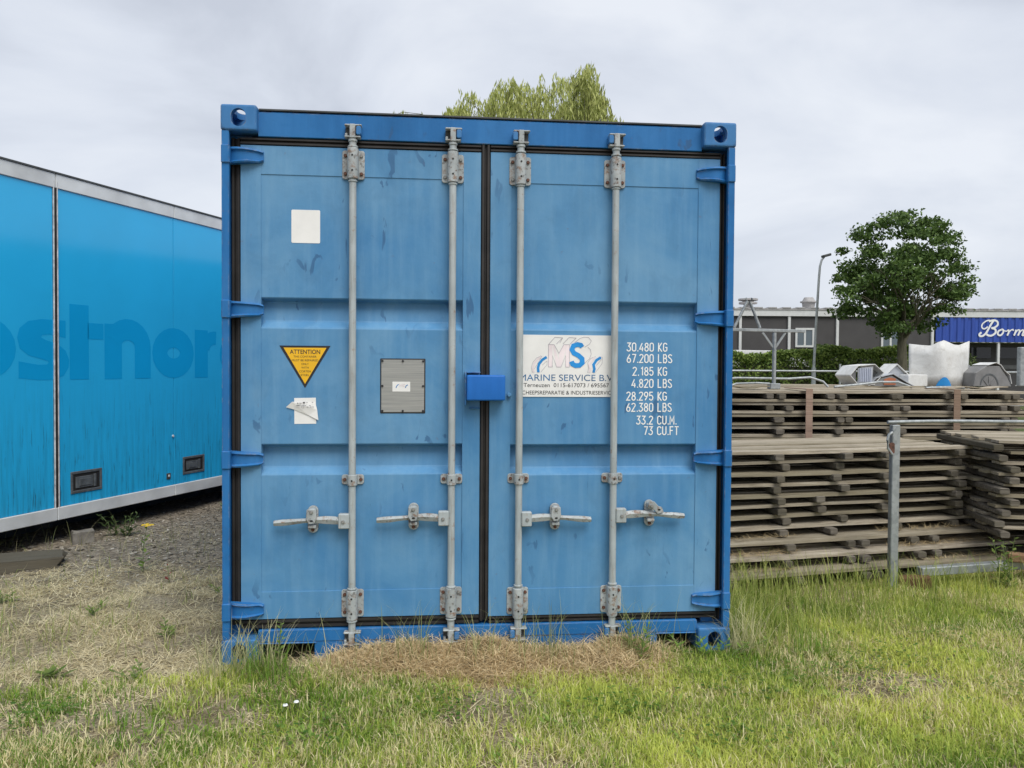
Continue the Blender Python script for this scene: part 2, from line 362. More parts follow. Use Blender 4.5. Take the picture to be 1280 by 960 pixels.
G = {  # narrow stencil-like capitals in a box 0.5 wide, 1 high
 '0': [('c', arc(.25, .75, .2, .2, 0, 180, 8) + arc(.25, .25, .2, .2, 180, 360, 8))],
 '1': [('o', [(.12, .8), (.3, .95), (.3, .05)])],
 '2': [('o', arc(.25, .75, .2, .2, 170, -20, 9) + [(.05, .05), (.47, .05)])],
 '3': [('o', [(.05, .95), (.43, .95), (.22, .6)] + arc(.22, .3, .22, .25, 80, -160, 10))],
 '4': [('o', [(.33, .95), (.04, .28), (.48, .28)]), ('o', [(.36, .55), (.36, .03)])],
 '5': [('o', [(.43, .95), (.09, .95), (.07, .55)] + arc(.24, .33, .2, .28, 110, -160, 10))],
 '6': [('o', [(.36, .96), (.1, .5)]), ('c', arc(.25, .29, .2, .24, 0, 360, 14)[:-1])],
 '7': [('o', [(.04, .95), (.45, .95), (.18, .03)])],
 '8': [('c', arc(.25, .745, .17, .2, 0, 360, 12)[:-1]), ('c', arc(.25, .28, .2, .23, 0, 360, 12)[:-1])],
 '9': [('c', arc(.25, .71, .2, .24, 0, 360, 14)[:-1]), ('o', [(.4, .5), (.14, .04)])],
 '.': [('o', [(.1, .0), (.1, .13)])],
 'K': [('o', [(.07, 1), (.07, 0)]), ('o', [(.45, 1), (.1, .5), (.47, 0)])],
 'G': [('o', arc(.25, .75, .2, .2, 10, 180, 8) + arc(.25, .25, .2, .2, 180, 360, 8) + [(.45, .48), (.25, .48)])],
 'L': [('o', [(.07, 1), (.07, .05), (.44, .05)])],
 'B': [('o', [(.07, .95), (.25, .95)] + arc(.25, .74, .17, .21, 90, -90, 7) + [(.1, .53)]), ('o', [(.07, 1), (.07, .05), (.25, .05)] + arc(.25, .29, .2, .24, -90, 90, 7))],
 'S': [('o', arc(.25, .76, .19, .19, 15, 200, 9) + [(.36, .45)] + arc(.25, .24, .2, .19, 20, -165, 9))],
 'C': [('o', arc(.25, .75, .2, .2, 5, 180, 8) + arc(.25, .25, .2, .2, 180, 355, 8))],
 'U': [('o', [(.05, 1), (.05, .27)] + arc(.25, .25, .2, .2, 180, 360, 8) + [(.45, 1)])],
 'M': [('o', [(.05, 0), (.05, .95), (.28, .35), (.51, .95), (.51, 0)])],
 'F': [('o', [(.07, 0), (.07, .95), (.45, .95)]), ('o', [(.1, .52), (.38, .52)])],
 'T': [('o', [(.0, .95), (.48, .95)]), ('o', [(.24, .92), (.24, 0)])],
}
ADV = {'.': .27, ' ': .3, 'M': .66, '1': .5}
def text_width(s, h, kx): return sum(ADV.get(ch, .6) for ch in s) * h * kx - .1 * h * kx
def write(mb, s, x, z, h, kx, wd, y, P=PW):
    q = 0
    for ch in s:
        for t, pts in G.get(ch, []):
            stroke(mb, [(x + px * h * kx, z + pz * h) for px, pz in pts], wd, y - 0.0002 * q, P, t == 'c'); q = (q + 1) % 3
        x += ADV.get(ch, .6) * h * kx
def font_text(name, s, x, z, h, wx, mat, y, parent, bold=0.0, align='CENTER'):
    cu = bpy.data.curves.new(name, 'FONT'); cu.body = s; cu.align_x = align; cu.size = 1.0; cu.offset = bold
    o = bpy.data.objects.new(name, cu); COL.objects.link(o); bpy.context.view_layer.update()
    me_ = bpy.data.meshes.new_from_object(o.evaluated_get(bpy.context.evaluated_depsgraph_get()))
    bpy.data.objects.remove(o); bpy.data.curves.remove(cu)
    n = len(me_.vertices); co = np.empty(n * 3); me_.vertices.foreach_get('co', co); co = co.reshape(-1, 3)
    wnat = co[:, 0].max() - co[:, 0].min(); cx = (co[:, 0].max() + co[:, 0].min()) / 2; hn = 0.7
    out = np.stack([x + (co[:, 0] - cx) * wx / wnat, np.full(n, y), z + co[:, 1] * h / hn], 1)
    me_.vertices.foreach_set('co', out.ravel()); me_.materials.clear(); me_.materials.append(mat)
    return link(name, me_, parent)

# ------------------------------------------------------------------ the shipping container
CW, CH, CL = 1.219, 2.591, 6.058
box = empty('shipping_container')
tag(box, 'blue steel shipping container with closed double doors and grey locking bars', 'container')
# corner castings with real apertures
def casting_mesh():
    def solid(name, mb, bevel=0, seg=1): return link(name, mb.mesh(name, M['cast'], bevel, None, seg))
    b = solid('cast_body', MB().box(-.162, 0, 0, .178, -.118, 0), .012, 3)
    cut = []
    st = lambda a, bb, h, wd: [(a + wd / 2 * math.cos(R(t)), bb + (h / 2 - wd / 2) * (1 if 0 <= t <= 180 else -1) + wd / 2 * math.sin(R(t))) for t in range(0, 360, 15)]
    cut.append(solid('c1', MB().prism(st(-.081, -.059, .082, .066), 'y', -.02, .06)))
    cut.append(solid('c2', MB().prism(st(.089, -.059, .08, .052), 'x', -.06, .02)))
    cut.append(solid('c3', MB().prism([(p, q) for p, q in st(-.081, .089, .124, .064)], 'z', -.06, .02)))
    cut.append(solid('c4', MB().box(-.134, -.028, .028, .15, -.09, -.028)))
    for q in cut:
        md = b.modifiers.new('b', 'BOOLEAN'); md.operation = 'DIFFERENCE'; md.solver = 'EXACT'; md.object = q
    bpy.context.view_layer.update()
    me_ = bpy.data.meshes.new_from_object(b.evaluated_get(bpy.context.evaluated_depsgraph_get())); me_.name = 'corner_casting'
    for q in cut + [b]: bpy.data.objects.remove(q)
    me_.materials.clear(); me_.materials.append(M['cast'])
    return me_
cm = casting_mesh()
for sx_ in (-1, 1):
    for yy, sy_ in ((0, 1), (CL, -1)):
        for zz, sz_ in ((CH, 1), (0, -1)):
            link('corner_casting', cm, box, (sx_ * CW, yy, zz), None, (sx_, sy_, sz_))
DY = 0.05                                                   # door face
for s in (-1, 1):
    X_ = lambda a: s * a
    # J shaped corner post
    pol = [(X_(1.215), .006), (X_(1.182), .006), (X_(1.182), .03), (X_(1.189), .03), (X_(1.189), .013), (X_(1.209), .013), (X_(1.209), .15), (X_(1.215), .15)]
    MB().prism(pol, 'z', .1185, 2.4725).build('corner_post', M['frame'], box, .0015)
    MB().box(X_(1.1), X_(1.2085), .098, .15, .1185, 2.4725).build('inner_post', M['frame'], box)
    # corrugated side
    ys = []; t = .18
    while t < CL - .2: ys += [(t, 0), (t + .07, 0), (t + .105, .036), (t + .175, .036), (t + .21, 0)]; t += .21
    vs_ = []; fs = []
    for i, (yy, dd) in enumerate(ys): vs_ += [(X_(1.205 - dd), yy, .15), (X_(1.205 - dd), yy, 2.53)]
    fs = [(2 * i, 2 * i + 2, 2 * i + 3, 2 * i + 1) for i in range(len(ys) - 1) if ys[i + 1][0] - ys[i][0] > 1e-6]
    MB().add(vs_, fs).build('side_wall', M['frame'], box)
    MB().box(X_(1.155), X_(1.214), .1785, CL - .1785, 2.53, 2.588).build('top_side_rail', M['frame'], box, .003)
    MB().box(X_(1.15), X_(1.214), .1785, CL - .1785, .01, .15).build('bottom_side_rail', M['frame'], box, .003)
rv = []; t = .2
rp = []
while t < CL - .3: rp += [(t, 2.56), (t + .09, 2.56), (t + .105, 2.58), (t + .195, 2.58)]; t += .21
mb = MB(); mb.add([p for yy, zz in rp for p in ((-1.154, yy, zz), (1.154, yy, zz))], [(2 * i, 2 * i + 1, 2 * i + 3, 2 * i + 2) for i in range(len(rp) - 1)])
mb.build('roof', M['frame'], box)
MB().box(-1.149, 1.149, .19, CL - .05, .1, .15).build('floor', M['bearer'], box)
MB().box(-1.05, 1.05, CL - .06, CL - .02, .1185, 2.56).build('end_wall', M['frame'], box)
MB().box(-1.06, 1.06, .04, .19, 2.458, 2.572).box(-1.06, 1.06, .047, .19, 2.572, 2.578).build('door_header', M['frame'], box, .004, 40)
MB().box(-1.055, 1.055, .036, .2, 2.5785, 2.5855).build('roof_flashing', M['tdark'], box)
mb = MB(); mb.box(-1.06, 1.06, .033, .16, .092, .150)
mb.box(-.80, .86, .036, .16, .004, .092).box(-1.06, -.79, .028, .05, .084, .0915).box(.85, 1.06, .028, .05, .084, .0915)
mb.build('door_sill', M['frame'], box, .003)
# rubber seals
def seal(x0, x1, z0, z1, vert, yf=.052):
    w_ = (x1 - x0) if vert else (z1 - z0); a = x0 if vert else z0
    pr = [(a, .11), (a, yf + .012), (a + w_ * .12, yf), (a + w_ * .34, yf), (a + w_ * .42, yf + .014), (a + w_ * .58, yf + .014), (a + w_ * .66, yf), (a + w_ * .88, yf), (a + w_, yf + .012), (a + w_, .11)]
    m_ = MB()
    if vert: m_.prism(pr, 'z', z0, z1)
    else: m_.prism([(q, p) for p, q in pr], 'x', x0, x1)
    m_.build('door_seal', M['rubber'], box, smooth=40)
seal(-1.188, -1.142, .17, 2.455, True, .062); seal(1.155, 1.188, .14, 2.455, True, .062); seal(-.0215, .0235, .168, 2.457, True, .044)
seal(-1.141, -.022, 2.421, 2.457, False, .046); seal(.024, 1.155, 2.424, 2.457, False, .046)
seal(-1.141, -.022, .152, .197, False, .050); seal(.024, 1.155, .152, .186, False, .050)
# doors
def door(x0, xa, xb, x1, z0, z1, zb, zt, recs, left):
    # stiles and rails 4 mm proud of the pressed panel
    prof = [(zb, DY + .004)]
    for a, b_, c_, d_ in reversed(recs): prof += [(d_, DY + .004), (c_, DY + .044), (a - .014, DY + .058), (a, DY + .004)]
    prof += [(zt, DY + .004)]
    m_ = MB(); m_.add([p for z_, y_ in prof for p in ((xa, y_, z_), (xb, y_, z_))], [(2 * i, 2 * i + 1, 2 * i + 3, 2 * i + 2) for i in range(len(prof) - 1)])
    d = m_.build('door', M['door'], box, .004)
    mb = MB(); mb.box(x0, xa, DY, .098, z0, z1); mb.box(xb, x1, DY, .098, z0, z1)
    mb.box(xa, xb, DY + .0005, .097, zt, z1); mb.box(xa, xb, DY + .0005, .097, z0, zb)
    mb.box(xa, xb, .1262, .128, zb, zt); mb.box(xa - .01, xa, .099, .127, zb, zt); mb.box(xb, xb + .01, .099, .127, zb, zt)
    mb.build('door_frame', M['door'], d, .0025)
    return d
dl = door(-1.141, -1.048, -.106, -.022, .198, 2.42, .327, 2.287, [(1.712, 1.676, 1.607, 1.573), (1.024, .989, .914, .882)], True)
dr = door(.024, .126, 1.048, 1.156, .187, 2.424, .318, 2.28, [(1.716, 1.68, 1.609, 1.577), (1.019, .983, .904, .874)], False)
# hinges: lug on the post and a tapering blade on the door
for s, zs in ((-1, (2.365, 1.655, .957, .247)), (1, (2.345, 1.641, .954, .25))):
    for zc in zs:
        h = MB(); X_ = lambda a: s * a
        h.box(X_(1.216), X_(1.178), -.002, .05, zc - .042, zc + .042)
        h.build('hinge', M['frame'], box, .004)
        b_ = MB(); n = 9; vs_ = []; 
        for i in range(n):
            t = i / (n - 1); x = 1.19 - .155 * t
            hh = .040 - .012 * t if t < .9 else .022
            th = .006 + .024 * math.sin(min(1, t * 1.15) * math.pi) ** .8 if t < .85 else .008
            yf = DY - .006 - th
            vs_ += [(X_(x), yf, zc + hh), (X_(x), yf - .004, zc + hh * .75), (X_(x), yf + .007, zc + hh * .55), (X_(x), yf + .007, zc - hh * .6), (X_(x), yf - .004, zc - hh * .8), (X_(x), yf, zc - hh), (X_(x), DY + .003, zc - hh), (X_(x), DY + .003, zc + hh)]
        fs = [(i * 8 + j, i * 8 + (j + 1) % 8, (i + 1) * 8 + (j + 1) % 8, (i + 1) * 8 + j) for i in range(n - 1) for j in range(8)] + [tuple(range(8)), tuple(range((n - 1) * 8, n * 8))]
        b_.add(vs_, fs).build('hinge_blade', M['frame'], box, smooth=35)
# locking bars
RY = .016
bolt_me = MB().cyl((0, .004, 0), (0, -.005, 0), .0085, 10).mesh('bolt', M['rust'], .002, 40)
bolt_g = MB().cyl((0, .004, 0), (0, -.005, 0), .0085, 10).mesh('bolt', M['bolt'], .002, 40)
dot_me = MB().cyl((0, .001, 0), (0, -.001, 0), .0045, 8).mesh('rivet_hole', M['black'])
def rrect(cx, cz, w_, h_, r_, n=4):
    p = []
    for qx, qz, a in ((1, 1, 0), (-1, 1, 90), (-1, -1, 180), (1, -1, 270)):
        p += arc(cx + qx * (w_ / 2 - r_), cz + qz * (h_ / 2 - r_), r_, r_, a, a + 90, n)
    return p
def bracket(rod, x, zc, w_, h_, rr, bx_, bz):
    mb = MB(); mb.prism(rrect(x, zc, w_, h_, .012), 'y', DY - .0065, DY - .0005)
    half = [(x + rr * math.cos(R(a)), RY - rr * math.sin(R(a))) for a in range(0, 181, 15)]
    mb.prism([(x + rr, DY - .006)] + half + [(x - rr, DY - .006)], 'z', zc - h_ * .53, zc + h_ * .53)
    o = mb.build('bearing_bracket', M['bracket'], rod, .002, 40)
    for a in bx_:
        for b_ in bz: link('bolt', random.choice([bolt_me, bolt_me, bolt_me, bolt_g]), rod, (x + a, DY - .009, zc + b_))
    for b_ in ((.034, -.036) if h_ > .08 else (0,)): link('rivet_hole', dot_me, rod, (x, RY - rr - .0008, zc + b_))
for i, (x, zt, zb, side, hx, hz, cx_, op) in enumerate([(-.623, 2.34, .268, -1, -.983, .668, -.807, 0), (-.157, 2.337, .27, -1, -.509, .676, -.336, 0),
                                              (.1655, 2.335, .262, 1, .519, .668, .345, 0), (.627, 2.335, .262, 1, .982, .68, .813, 1)]):
    rod = MB().cyl((x, RY, .11), (x, RY, 2.45), .0168, 20).build('locking_bar', M['rod'], box, smooth=40)
    bracket(rod, x, zt, .104, .135, .0255, (-.037, .037), (.042, -.042))
    bracket(rod, x, zb, .104, .132, .0255, (-.037, .037), (.042, -.042))
    bracket(rod, x, .858, .104, .047, .0225, (-.038, .038), (0,))
    for za, zb_, r_ in ((2.413, 2.421, .024), (2.254, 2.262, .021), (2.44, 2.452, .021), (.341, .349, .022), (.188, .196, .0245)): MB().cyl((x, RY, za), (x, RY, zb_), r_, 18).build('collar', M['rod'], rod, .0015, 40)
    for zc, up in ((2.487, 1), (.112, -1)):                # cam and keeper at both ends
        mb = MB(); mb.box(x - .013, x + .013, -.008, .034, zc - .034, zc + .031)
        mb.box(x - .037, x + .037, -.004, .036, zc - .031, zc - .023).box(x - .037, x + .042, -.004, .036, zc + .023, zc + .031)
        mb.box(x - .036, x - .024, .006, .036, zc - .023, zc - .008)
        mb.build('cam', M['bracket'], rod, .003)
        kx_ = .028 if x < 0 else -.028
        MB().prism(rrect(x + kx_, zc + .002, .024, .04, .008), 'y', -.006, .04).build('cam_keeper', M['cast'], box, .003)
        MB().box(x - .036, x + .036, .03, .041, zc - .022, zc + .022).build('keeper_dark_gap', M['tdark'], box)  # dark sheet standing in for the shaded gap between the cam claws
    # handle
    mb = MB(); a = x + side * .012; b_ = x + side * .062
    mb.box(min(a, b_), max(a, b_), -.006, .03, hz - .036, hz + .034)
    mb.build('handle_hub', M['white'] if False else M['rod'], rod, .004)
    link('bolt', bolt_g, rod, (x + side * .04, -.008, hz - .002))
    mb = MB(); n = 10; vs_ = []
    for j in range(n):
        t = j / (n - 1); xx = x + side * .055 + (hx - x - side * .055) * t; hh = .0165 - .006 * t + (.003 * math.sin(t * 9)); zz = hz + .006 * math.sin(t * 4) - .004 * t
        yc = .006 + .005 * math.sin(t * 7)
        vs_ += [(xx, yc, zz + hh), (xx, yc - .008, zz + hh * .2), (xx, yc, zz - hh), (xx, yc + .012, zz - hh), (xx, yc + .012, zz + hh)]
    mb.add(vs_, [(j * 5 + q, j * 5 + (q + 1) % 5, (j + 1) * 5 + (q + 1) % 5, (j + 1) * 5 + q) for j in range(n - 1) for q in range(5)] + [tuple(range(5)), tuple(range((n - 1) * 5, n * 5))])
    mb.build('handle', M['bracket'], rod, .001)
    # catch that holds the handle
    mb = MB(); mb.prism(rrect(cx_, hz + .004, .048, .128, .0235, 6), 'y', .034, DY - .0005)
    mb.prism(rrect(cx_, hz - .026, .036, .014, .004), 'y', .004, .034)
    mb.build('catch_plate', M['bracket'], rod, .002, 40)
    mb = MB()
    if not op: mb.prism([(cx_ - .022, hz + .058), (cx_ + .02, hz + .058), (cx_ + .023, hz + .018), (cx_ + .014, hz - .008), (cx_ - .012, hz - .010), (cx_ - .025, hz + .012)], 'y', -.011, -.004)
    else: mb.prism([(cx_ - .014, hz + .066), (cx_ + .012, hz + .068), (cx_ + .034, hz + .044), (cx_ + .05, hz + .04), (cx_ + .06, hz + .014), (cx_ + .03, hz + .006), (cx_ + .008, hz + .03), (cx_ - .016, hz + .046)], 'y', -.011, -.003)
    mb.prism(rrect(cx_, hz + .045, .034, .03, .01), 'y', -.004, .034)
    mb.build('catch_flap', M['bracket'], rod, .002, 40)
    link('bolt', bolt_g, rod, (cx_, -.013, hz + .046)); link('bolt', bolt_me, rod, (cx_, .032, hz - .045))
    link('rivet_hole', dot_me, rod, (cx_ + (.036 if op else 0), -.0118, hz + (.028 if op else .005)), None, (1.6, 1, 1))
# lock box across the two doors
mb = MB(); mb.box(-.088, .094, -.034, .049, 1.236, 1.357); mb.build('lock_box', M['lockbox'], box, .009, 40, 3)
mb = MB(); mb.box(-.096, -.0885, .004, .049, 1.212, 1.372).box(-.0885, -.022, .004, .049, 1.366, 1.372).box(-.075, -.022, .03, .049, 1.195, 1.2)
mb.build('lock_box_guard', M['cast'], box, .002)
MB().cyl((.118, .049, 1.262), (.118, .028, 1.262), .010, 12).build('seal_lug', M['door'], dr, .002, 40)
# stickers, plates and markings on the doors
SY = DY + .004
MB().prism(rrect(-.844, 2.049, .132, .155, .006), 'y', SY - .0012, SY - .0003).build('white_sticker', M['white'], dl)
tri = MB(); tri.prism([(-.965, 1.49), (-.729, 1.49), (-.847, 1.291)], 'y', SY - .0012, SY - .0003); tri.build('warning_sticker', M['ink'], dl)
ty = SY - .0016
MB().prism([(-.946, 1.4805), (-.748, 1.4805), (-.847, 1.3105)], 'y', ty, SY - .0013).build('warning_sticker_face', M['yellow'], dl)
for s_, z_, h_, w_, bo in (('ATTENTION', 1.4515, .020, .140, .014), ('THIS CONTAINER', 1.434, .0095, .106, .0), ('MUST BE REPAIRED', 1.4165, .0095, .122, .0), ('ONLY', 1.399, .0095, .034, .0),
                       ('WITH', 1.382, .0095, .034, 0), ('CORTEN', 1.3645, .0095, .054, 0), ('STEEL', 1.347, .0095, .04, 0)):
    font_text('warning_text', s_, -.847, z_, h_, w_, M['ink'], ty - .0004, dl, bo)
MB().prism([(-.897, 1.243), (-.797, 1.245), (-.795, 1.122), (-.896, 1.121)], 'y', SY - .0012, SY - .0003).build('label_backing', M['white'], dl)
mb = MB(); mb.add([(-.934, SY - .006, 1.2), (-.905, SY - .012, 1.226), (-.8, SY - .003, 1.226), (-.79, SY - .007, 1.188), (-.784, SY - .009, 1.139), (-.83, SY - .005, 1.162), (-.893, SY - .004, 1.188)], [tuple(range(7))])
mb.build('torn_label', M['white'], dl)
mb = MB()
for q in range(26):
    xx = -.892 + random.random() * .08; zz = random.choice([1.222, 1.218, 1.207, 1.2]); ll = .004 + random.random() * .006
    if zz < 1.205 and xx < -.87: continue
    mb.add([(xx, SY - .0155, zz), (xx + ll, SY - .0155, zz), (xx + ll, SY - .0155, zz + .0035), (xx, SY - .0155, zz + .0035)], [(0, 1, 2, 3)])
mb.build('label_print', M['inkgrey'], dl)
mb = MB(); mb.prism(rrect(-.39, 1.302, .214, .262, .004), 'y', SY - .001, SY - .0002); mb.build('plate_edge', M['ink'], dl)
mb = MB(); mb.prism(rrect(-.39, 1.302, .203, .25, .004), 'y', SY - .004, SY - .0011); pl_ = mb.build('data_plate', M['alu'], dl, .0008)
for a in (-.096, 0, .096):
    for b_ in (-.119, 0, .119):
        if a or b_: link('plate_rivet', MB().cyl((0, 0, 0), (0, -.004, 0), .0055, 8).mesh('plate_rivet', M['ink']), dl, (-.39 + a, SY - .004, 1.302 + b_))
MB().prism(rrect(-.397, 1.299, .084, .047, .002), 'y', SY - .0048, SY - .0041).build('plate_sticker', M['white'], dl)
mb = MB()
for pts in ([(-.422, 1.293), (-.418, 1.303), (-.41, 1.31)], [(-.378, 1.293), (-.374, 1.303), (-.366, 1.308)]): stroke(mb, pts, .004, SY - .0052, PW)
mb.build('plate_logo', M['inkblue'], dl)
mb = MB(); stroke(mb, [(-.405, 1.298), (-.405, 1.312), (-.399, 1.302), (-.393, 1.312), (-.393, 1.298)], .0025, SY - .0052, PW); stroke(mb, arc(-.384, 1.305, .005, .006, 20, 320, 8), .003, SY - .0054, PW)
mb.build('plate_logo_letters', M['pink'], dl)
# weights painted on the right door
zz = [1.476, 1.42, 1.357, 1.298, 1.235, 1.18, 1.117, 1.065]
mb = MB()
for z_, num, unit in zip(zz, ('30.480', '67.200', '2.185', '4.820', '28.295', '62.380', '33.2', '73'), ('KG', 'LBS', 'KG', 'LBS', 'KG', 'LBS', 'CU.M.', 'CU.FT')):
    h_ = .0435; kx = .98
    write(mb, num, .832 - text_width(num, h_, kx), z_, h_, kx, .0054, SY - .001); write(mb, unit, .853, z_, h_, kx, .0054, SY - .001)
mb.build('weight_marking', M['wtext'], dr)
# company sign between the bars
MB().box(.1655, .634, SY - .0035, SY - .0004, 1.2525, 1.5525).build('company_sign', M['white'], dr)
LP = lambda X_, Y_: (.182 + (640 + X_ / 9.143 - 653) * .00393, 1.552 - (405 + Y_ / 9.143 - 419) * .0039)
def logo(name, mat, strokes, wd, y):
    mb = MB()
    for q, (cl, pts) in enumerate(strokes): stroke(mb, [LP(*p) for p in pts], wd, y - .0002 * (q % 4), PW, cl)
    mb.build(name, mat, dr)
Mo = [(415, 235), (415, 490), (460, 490), (460, 360), (510, 490), (560, 490), (612, 360), (612, 490), (655, 490), (655, 235), (590, 235), (535, 335), (478, 235)]
sgy = SY - .0039
mb = MB(); 
for quad in ([(415, 235), (460, 235), (460, 490), (415, 490)], [(612, 235), (655, 235), (655, 490), (612, 490)], [(461, 235), (478, 235), (560, 489), (510, 489)], [(590, 235), (611, 235), (611, 300), (561, 489), (535, 400), (535, 335)]):
    mb.add([(LP(*p)[0], sgy, LP(*p)[1]) for p in quad], [tuple(range(len(quad)))])
mb.build('sign_letter_fill', M['pink'], dr)
logo('sign_letter_outline', M['inkline'], [(True, Mo), (False, [(415, 235), (487, 152), (575, 158), (505, 228)]), (False, [(575, 160), (545, 215)]), (False, [(578, 228), (650, 152), (730, 158), (660, 228)]),
     (False, [(715, 210)] + [(x_, y_) for x_, y_ in ((770, 165), (820, 148), (870, 150), (905, 190), (885, 225), (830, 262))]), (False, [(865, 262), (895, 290), (905, 340), (885, 395), (830, 445)])], .0022, sgy - .0006)
Sx = [(800, 262), (785, 240), (745, 232), (700, 248), (683, 290), (705, 330), (760, 358), (800, 395), (803, 440), (770, 470), (725, 472), (690, 455), (678, 425)]
logo('sign_letter_blue', M['inkblue'], [(False, Sx)], .023, sgy - .0014)
logo('sign_wave_blue', M['inkblue'], [(False, [(303, 552), (298, 500), (310, 455), (345, 410), (395, 377)]), (False, [(932, 552), (943, 510), (932, 460), (965, 410), (1015, 377)])], .0125, sgy - .001)
logo('sign_wave_pink', M['pink'], [(False, [(252, 552), (240, 500), (255, 450), (290, 405), (325, 377)])], .0085, sgy - .001)
logo('sign_wave_pink', M['pink'], [(False, [(885, 552), (895, 510), (882, 455), (915, 410), (945, 377)])], .0085, sgy - .001)
logo('sign_wave_line', M['inkline'], [(True, [(232, 555), (222, 500), (238, 440), (280, 390), (330, 365), (340, 372)]), (False, [(330, 550), (400, 465), (400, 420)]), (False, [(345, 470), (395, 425)]), (False, [(865, 555), (875, 500), (865, 440), (900, 390), (955, 368)]), (False, [(955, 550), (1030, 450), (1035, 380), (1015, 372)]), (False, [(965, 470), (1025, 400)])], .0018, sgy - .0002)
font_text('sign_text', 'MARINE SERVICE B.V.', .4025, 1.3305, .031, .468, M['inknavy'], sgy - .0004, dr, .0)
font_text('sign_text', 'Terneuzen  0115-617073 / 695567', .399, 1.3, .0195, .42, M['ink'], sgy - .0004, dr, .0)
font_text('sign_text', 'SCHEEPSREPARATIE & INDUSTRIESERVICE', .402, 1.264, .0185, .462, M['ink'], sgy - .0004, dr, .0)

# ------------------------------------------------------------------ blue trailer body on the left
TAZ = R(90 - 23.805)
tr = empty('trailer_body', (-3.1, 2.72, 0), TAZ)
tag(tr, 'long cyan blue box trailer body with faded lettering parked beside container', 'trailer')
seams = [-3.87, -2.63, -1.39, -.15, 1.09, 2.33, 3.57, 4.81, 6.05]
for a, b_ in zip(seams[:-1], seams[1:]):
    MB().box(a + (.02 if abs(a + .15) < .01 else .003), b_ - (.02 if abs(b_ + .15) < .01 else .003), 0, .04, .287, 2.745).build('side_panel', M['tblue'], tr, .002)
    MB().box(a + .002, b_ - .002, -.012, .06, 2.7455, 2.855).build('top_rail', M['trail'], tr, .004)
    MB().box(a + .002, b_ - .002, -.014, .06, .188, .2865).build('bottom_rail', M['trail'], tr, .004)
MB().box(seams[0], seams[-1], -.02, .1, 2.8555, 2.868).build('roof_edge', M['tdark'], tr)
MB().box(-.162, -.138, -.006, .039, .19, 2.78).build('seam_gap', M['black'], tr)
MB().box(-.170, -.1625, -.013, .0, .19, 2.80).build('seam_trim', M['trail2'], tr, .002); MB().box(-.137, -.130, -.013, .0, .19, 2.80).build('seam_trim', M['trail2'], tr, .002)
MB().box(seams[0], seams[-1], .0605, 2.5, .2, .286).build('floor', M['tdark'], tr)
MB().box(seams[0], seams[-1], .041, 2.5, .287, 2.855).build('box_core', M['trail'], tr)
for yy in (.55, 1.9): MB().box(seams[0] + .3, seams[-1] - .3, yy, yy + .12, -.03, .1995).build('support_beam', M['tdark'], tr)
for u0, u1, z0, z1 in ((-.025, .275, .37, .545), (1.2, 1.49, .365, .53)):
    mb = MB(); mb.box(u0, u1, -.008, .0, z0, z0 + .022).box(u0, u1, -.008, .0, z1 - .022, z1).box(u0, u0 + .022, -.008, .0, z0 + .022, z1 - .022).box(u1 - .022, u1, -.008, .0, z0 + .022, z1 - .022)
    fr = mb.build('latch_recess', M['tgrey'], tr, .003)
    MB().box(u0 + .022, u1 - .022, -.002, -.0005, z0 + .022, z1 - .022).build('recess_back', M['black'], fr)
    m_ = MB(); m_.box(u0 + .045, u1 - .09, -.007, -.002, z0 + .04, z1 - .045).box(u0 + .075, u1 - .11, -.012, -.007, z0 + .055, z1 - .062).box(u1 - .085, u1 - .06, -.01, -.002, z0 + .035, z1 - .04)
    m_.build('latch_handle', M['tgrey'], fr, .002)
mb = MB(); mb.prism(rrect(1.02, .375, .05, .055, .008), 'y', -.006, 0); mb.build('tie_ring', M['tdark'], tr, .002)
MB().cyl((1.02, -.006, .378), (1.02, -.012, .378), .012, 10).build('tie_bolt', M['trail'], tr, .002, 40)
MB().cyl((1.075, 0, .74), (1.075, -.01, .74), .012, 10).build('door_stud', M['trail'], tr, .002, 40)
# faded letters left on the panels
mb = MB(); W_ = .18; TP = lambda x, z, y: (x, y, z)
z0, xh = 1.275, .46; mid = z0 + xh / 2; tyv = -.0012
def ring(cx, rx): stroke(mb, arc(cx, mid, rx - W_ / 2, xh / 2 - W_ / 2, 0, 360, 24)[:-1], W_, tyv, TP, True)
ring(-.745, .265)
mb.add([(a, tyv, b_) for a, b_ in ((-.06, 1.735), (-.27, 1.735), (-.38, 1.715), (-.45, 1.66), (-.47, 1.59), (-.45, 1.51), (-.38, 1.46), (-.28, 1.435), (-.22, 1.42), (-.21, 1.405), (-.23, 1.392), (-.30, 1.39), (-.46, 1.415), (-.46, 1.29), (-.3, 1.275), (-.18, 1.275), (-.08, 1.305), (-.035, 1.37), (-.03, 1.43), (-.06, 1.50), (-.13, 1.55), (-.24, 1.58), (-.275, 1.597), (-.265, 1.615), (-.2, 1.622), (-.06, 1.6))], [tuple(range(26))])
stroke(mb, [(.065, z0), (.065, 1.87)], W_, tyv, TP); stroke(mb, [(.143, 1.665), (.3, 1.665)], .13, tyv, TP)
stroke(mb, [(.40, z0), (.40, 1.735)], W_, tyv, TP); stroke(mb, arc(.555, mid + .04, .165, .15, 160, 0, 10) + [(.72, z0)], W_, tyv - .0003, TP)
ring(1.09, .26)
stroke(mb, [(1.455, z0), (1.455, 1.735)], W_, tyv, TP); stroke(mb, arc(1.64, mid + .02, .14, .14, 165, 80, 6), .13, tyv - .0003, TP)
ring(1.98, .26); stroke(mb, [(2.17, z0), (2.17, 1.95)], W_, tyv - .0003, TP)
mb.build('faded_lettering', M['tletter'], tr)

